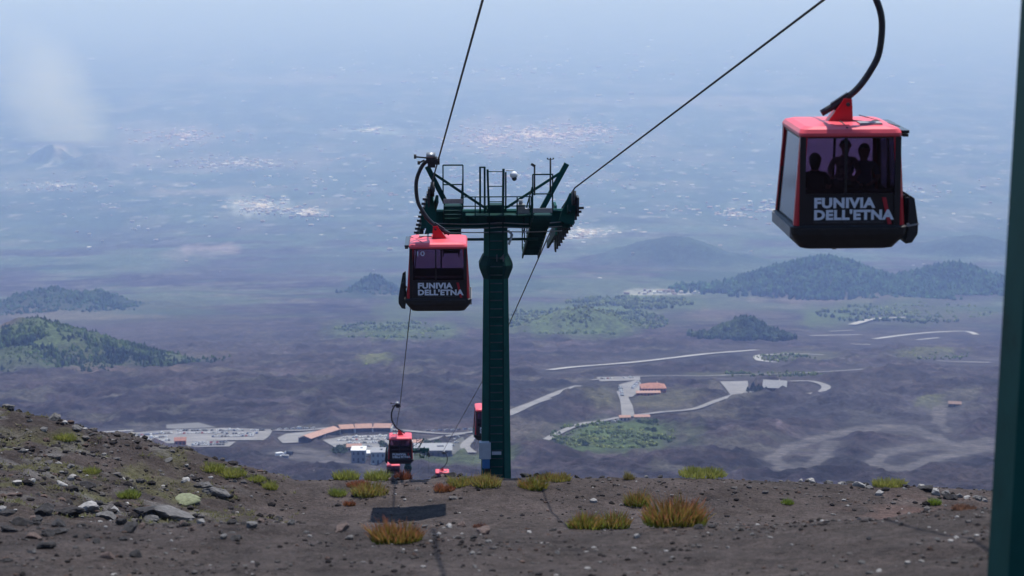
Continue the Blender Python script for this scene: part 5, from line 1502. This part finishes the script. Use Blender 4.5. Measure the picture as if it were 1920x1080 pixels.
# ------------------------------------------------------------------ woods on the cones and scrub patches
M_WOOD = vcol_mat('wood_canopy', 0.95, ((0.08, 0.25), (0.4, 0.3)))
def wood(name, label, xs, ys, size, cols, conef):
    x, y = np.array(xs), np.array(ys); n = len(x)
    s = size * rng.uniform(.6, 1.35, n)
    z = far_z(x, y)
    hgt = s * rng.uniform(1.0, 1.6, n) * (1 + .5 * conef)
    pos = np.stack([x, y, z + hgt * .55], -1)
    t = fbm(x / 45, y / 45, 333, 3)[:, None]; t = np.clip((t - .35) / .3, 0, 1)
    c = (np.array(cols[0]) * (1 - t) + np.array(cols[1]) * t) * rng.uniform(.6, 1.45, (n, 1))
    o = blobs(name, pos, np.stack([s, s, hgt], -1), c, M_WOOD, .28, False, cone=np.full(n, conef))
    tag(o, label, 'wood', kind='stuff')
def on_cone(cn, n, q0=0.0, q1=1.0, seed=0, thr=.3):
    n = int(n * 1.5); q1 = 1.3
    a = rng.uniform(0, 6.28, n); q = np.sqrt(rng.uniform(q0 ** 2, q1 ** 2, n))
    x = cn[0] + np.cos(a) * q * cn[2]; y = cn[1] + np.sin(a) * q * cn[2]
    k = (fbm(x / 50, y / 50, 400 + seed, 3) > thr) & (rng.random(n) > sstep(.72, 1.25, q + (fbm(x / 70, y / 70, 660, 2) - .5) * .5))
    front_ = (y < cn[1] + cn[2] * .35)
    return x[k & front_], y[k & front_]
def in_blob(cx, cy, rx, ry, n, seed, thr=.4, sc=None):
    a = rng.uniform(0, 6.28, n); q = np.sqrt(rng.random(n))
    pts = np.array([far_xy(cx + math.cos(i) * j * rx, cy + math.sin(i) * j * ry) for i, j in zip(a, q)])
    r_ = np.hypot(pts[:, 0], pts[:, 1]).mean(); sc = sc or rx * r_ / F * .3
    k = fbm(pts[:, 0] / sc, pts[:, 1] / sc, 500 + seed, 3) > thr + .15 * (q - .5)
    return pts[k, 0], pts[k, 1]
x, y = on_cone(CONE_LEFT, 9000, 0, 1.02, 1, .22)
k = ~((np.hypot(x - (CONE_LEFT[0] - 75), y - CONE_LEFT[1]) < 70))
wood('wooded_hillside', 'dark green wood covering the near left cinder cone', x[k], y[k], 3.2, ((.016, .034, .018), (.062, .098, .022)), .5)
x, y = on_cone(CONE_TREES, 1500, 0, 1.0, 2, .25)
wood('wooded_knoll', 'leafy wood on the small knoll above the bends of the road', x, y, 4.5, ((.020, .040, .018), (.045, .066, .022)), .2)
for cn, n, lab in ((CONE_BACK, 2300, 'hazy wood on the further left cone'), (CONE_BACK2, 700, 'hazy wood on the low shoulder of the further left cone'), (CONE_MIDP, 700, 'hazy wood on the low rise behind the numbered cabin')):
    x, y = on_cone(cn, n, 0, 1.0, 3, .25); wood('distant_wood', lab, x, y, 5.0, ((.022, .055, .028), (.038, .078, .034)), .3)
for cn, n, lab in ((CONE_RIGHT, 5200, 'hazy wood on the broad cone under the large cabin'), (CONE_RIGHT2, 2600, 'hazy wood on the cone next to the near pylon')):
    x, y = on_cone(cn, n, 0, 1.0, 4, .2); wood('distant_wood', lab, x, y, 7.0, ((.022, .062, .030), (.042, .094, .038)), .3)
for bl, n, lab, sz in (((1150, 818, 118, 28, 1500, 1, .45), 0, 'green scrub and saplings filling the grove below the roadside shops', 1.25),
                       ((1080, 604, 175, 26, 2600, 2, .44), 0, 'light green scrub spread behind the pylon', 3.0),
                       ((735, 622, 110, 18, 1100, 3, .48), 0, 'pale green scrub patch on the lava left of the pylon', 2.6),
                       ((1700, 588, 170, 18, 1300, 4, .46), 0, 'green scrub between the bends of the far road', 3.6),
                       ((1180, 568, 120, 12, 800, 5, .46), 0, 'hazy scrub below the broad cone', 4.0),
                       ((705, 680, 34, 9, 220, 6, .45), 0, 'little scrub patch alone on the dark lava', 2.0),
                       ((1470, 672, 60, 8, 260, 7, .48), 0, 'bushes around the hairpin of the road', 1.8),
                       ((1440, 702, 130, 4, 260, 8, .45), 0, 'line of bushes along the road above the lodge', 1.5),
                       ((1750, 666, 80, 9, 240, 9, .5), 0, 'bushes beside the straight road on the right', 1.9),
                       ((820, 866, 70, 7, 260, 10, .5), 0, 'low bushes around the ropeway station slope', .9)):
    x, y = in_blob(*bl); wood('scrub', lab, x, y, sz, ((.060, .092, .030), (.125, .150, .045)), .0)

# ------------------------------------------------------------------ far towns on the plain
M_TOWN = vcol_mat('town_walls', 0.9, ((0.01, 0.1),))
def town(label, clusters):
    V, Fc, C_ = [], [], []; k = 0
    for cx, cy, rx, ry, n, size, cols in clusters:
        for _ in range(n):
            a = rng.uniform(0, 6.28); q = min(1.5, abs(rng.normal(0, .62)))
            x, y = far_xy(cx + math.cos(a) * q * rx, cy + math.sin(a) * q * ry)
            z = float(far_z(x, y)); s = size * rng.uniform(.3, 1.4); s *= .62; h = s * rng.uniform(.25, .5) + 2; w = s * rng.uniform(.8, 2.0)
            c = np.array(cols[int(rng.integers(len(cols)))]) * rng.uniform(.7, 1.2)
            an = rng.uniform(-.5, .5); ca, sa = math.cos(an), math.sin(an)
            for zz in (-8, h):
                for ux, uy in ((-w, -s), (w, -s), (w, s), (-w, s)):
                    V.append((x + (ux * ca - uy * sa) / 2, y + (ux * sa + uy * ca) / 2, z + zz)); C_.append(c)
            Fc += [(k + 4, k + 5, k + 6, k + 7), (k, k + 1, k + 5, k + 4), (k + 1, k + 2, k + 6, k + 5), (k + 2, k + 3, k + 7, k + 6), (k + 3, k, k + 4, k + 7)]; k += 8
    o = link('distant_town', np_mesh('distant_town', np.array(V), np.array(Fc), M_TOWN, False, np.array(C_)))
    tag(o, label, 'town', kind='stuff')
WH = ((.58, .57, .54), (.42, .39, .36), (.32, .25, .22)); BR = ((.62, .60, .56), (.50, .45, .40), (.36, .30, .26)); PK = ((.50, .38, .34), (.58, .52, .48), (.46, .34, .30))
town('hazy white village on the plain left of the pylon head', [(490, 388, 55, 14, 260, 18, BR), (580, 400, 38, 9, 140, 18, BR), (450, 380, 30, 6, 60, 14, WH)])
town('hazy village on the plain right of the pylon', [(1100, 436, 75, 12, 240, 15, BR), (1075, 446, 40, 8, 80, 14, WH), (1150, 428, 60, 7, 60, 14, WH)])
town('pinkish town far out on the plain', [(1010, 255, 150, 24, 700, 28, PK), (920, 262, 60, 16, 200, 26, PK), (1110, 245, 70, 14, 160, 26, PK)])
town('scattered farmsteads and villages over the hazy plain', [(960, 330, 980, 150, 850, 20, WH), (350, 255, 100, 20, 160, 26, PK), (450, 308, 170, 16, 240, 22, WH), (700, 245, 60, 8, 40, 34, WH), (110, 350, 120, 12, 110, 18, WH), (1440, 395, 240, 20, 160, 18, WH), (1370, 405, 40, 6, 40, 18, WH), (1000, 130, 900, 60, 200, 40, WH), (1240, 548, 60, 5, 30, 11, WH), (1650, 360, 160, 20, 80, 20, WH), (210, 390, 160, 30, 80, 14, WH)])

# ------------------------------------------------------------------ smoke rising on the plain
def smoke():
    c = far_pt(96, 268); S_ = Vector((680, 600, 660))
    bm = bmesh.new(); box(bm, (0, 0, 0), (2, 2, 2))
    m = bpy.data.materials.new('smoke'); m.use_nodes = True; nt = m.node_tree
    nt.nodes.remove(nt.nodes['Principled BSDF'])
    pv = nt.nodes.new('ShaderNodeVolumePrincipled'); pv.inputs['Color'].default_value = (.98, .97, .72, 1); pv.inputs['Absorption Color'].default_value = (1, 1, 1, 1)
    tc = nt.nodes.new('ShaderNodeTexCoord')
    no = nt.nodes.new('ShaderNodeTexNoise'); no.inputs['Scale'].default_value = 1.6; no.inputs['Detail'].default_value = 3
    nt.links.new(tc.outputs['Object'], no.inputs['Vector'])
    sx = nt.nodes.new('ShaderNodeSeparateXYZ'); nt.links.new(tc.outputs['Object'], sx.inputs[0])
    def mth(op, a, b):
        n_ = nt.nodes.new('ShaderNodeMath'); n_.operation = op
        for i, v in enumerate((a, b)):
            if isinstance(v, (int, float)): n_.inputs[i].default_value = v
            else: nt.links.new(v, n_.inputs[i])
        return n_.outputs[0]
    # leaning puff: axis drifts to the left with height
    xs = mth('ADD', sx.outputs['X'], mth('MULTIPLY', sx.outputs['Z'], .38))
    r2 = mth('ADD', mth('MULTIPLY', xs, mth('MULTIPLY', xs, 2.6)), mth('MULTIPLY', sx.outputs['Y'], mth('MULTIPLY', sx.outputs['Y'], 1.6)))
    zc = mth('ADD', sx.outputs['Z'], .25)
    r2 = mth('ADD', r2, mth('MULTIPLY', zc, mth('MULTIPLY', zc, .85)))
    de = mth('MAXIMUM', mth('SUBTRACT', mth('ADD', 1.0, mth('MULTIPLY', mth('SUBTRACT', no.outputs['Fac'], .5), 1.3)), mth('POWER', r2, .5)), 0.0)
    nt.links.new(mth('MULTIPLY', de, 1.5e-3), pv.inputs['Density'])
    nt.links.new(pv.outputs[0], nt.nodes['Material Output'].inputs['Volume'])
    o = from_bm('smoke', bm, m, None, c + Vector((-20, 0, 440)))
    o.scale = S_
    tag(o, 'yellowish smoke drifting up from the far plain', 'smoke', kind='stuff')
smoke()

def build_haze():
    bm = bmesh.new()
    box(bm, (0, 0, (75 - 2430) / 2), (420000 * 1.5, 420000 * 1.5, 75 + 2430))
    m = bpy.data.materials.new('haze_air'); m.use_nodes = True
    nt = m.node_tree
    nt.nodes.remove(nt.nodes['Principled BSDF'])
    pv = nt.nodes.new('ShaderNodeVolumePrincipled')
    pv.inputs['Color'].default_value = (*HAZE_COLOR, 1)
    pv.inputs['Absorption Color'].default_value = (1, 1, 1, 1)
    pv.inputs['Density'].default_value = HAZE_DENSITY
    pv.inputs['Anisotropy'].default_value = 0.0
    nt.links.new(pv.outputs[0], nt.nodes['Material Output'].inputs['Volume'])
    o = from_bm('haze', bm, m)
    tag(o, 'pale blue summer haze lying over the valley and plain', 'haze', kind='stuff')
build_haze()
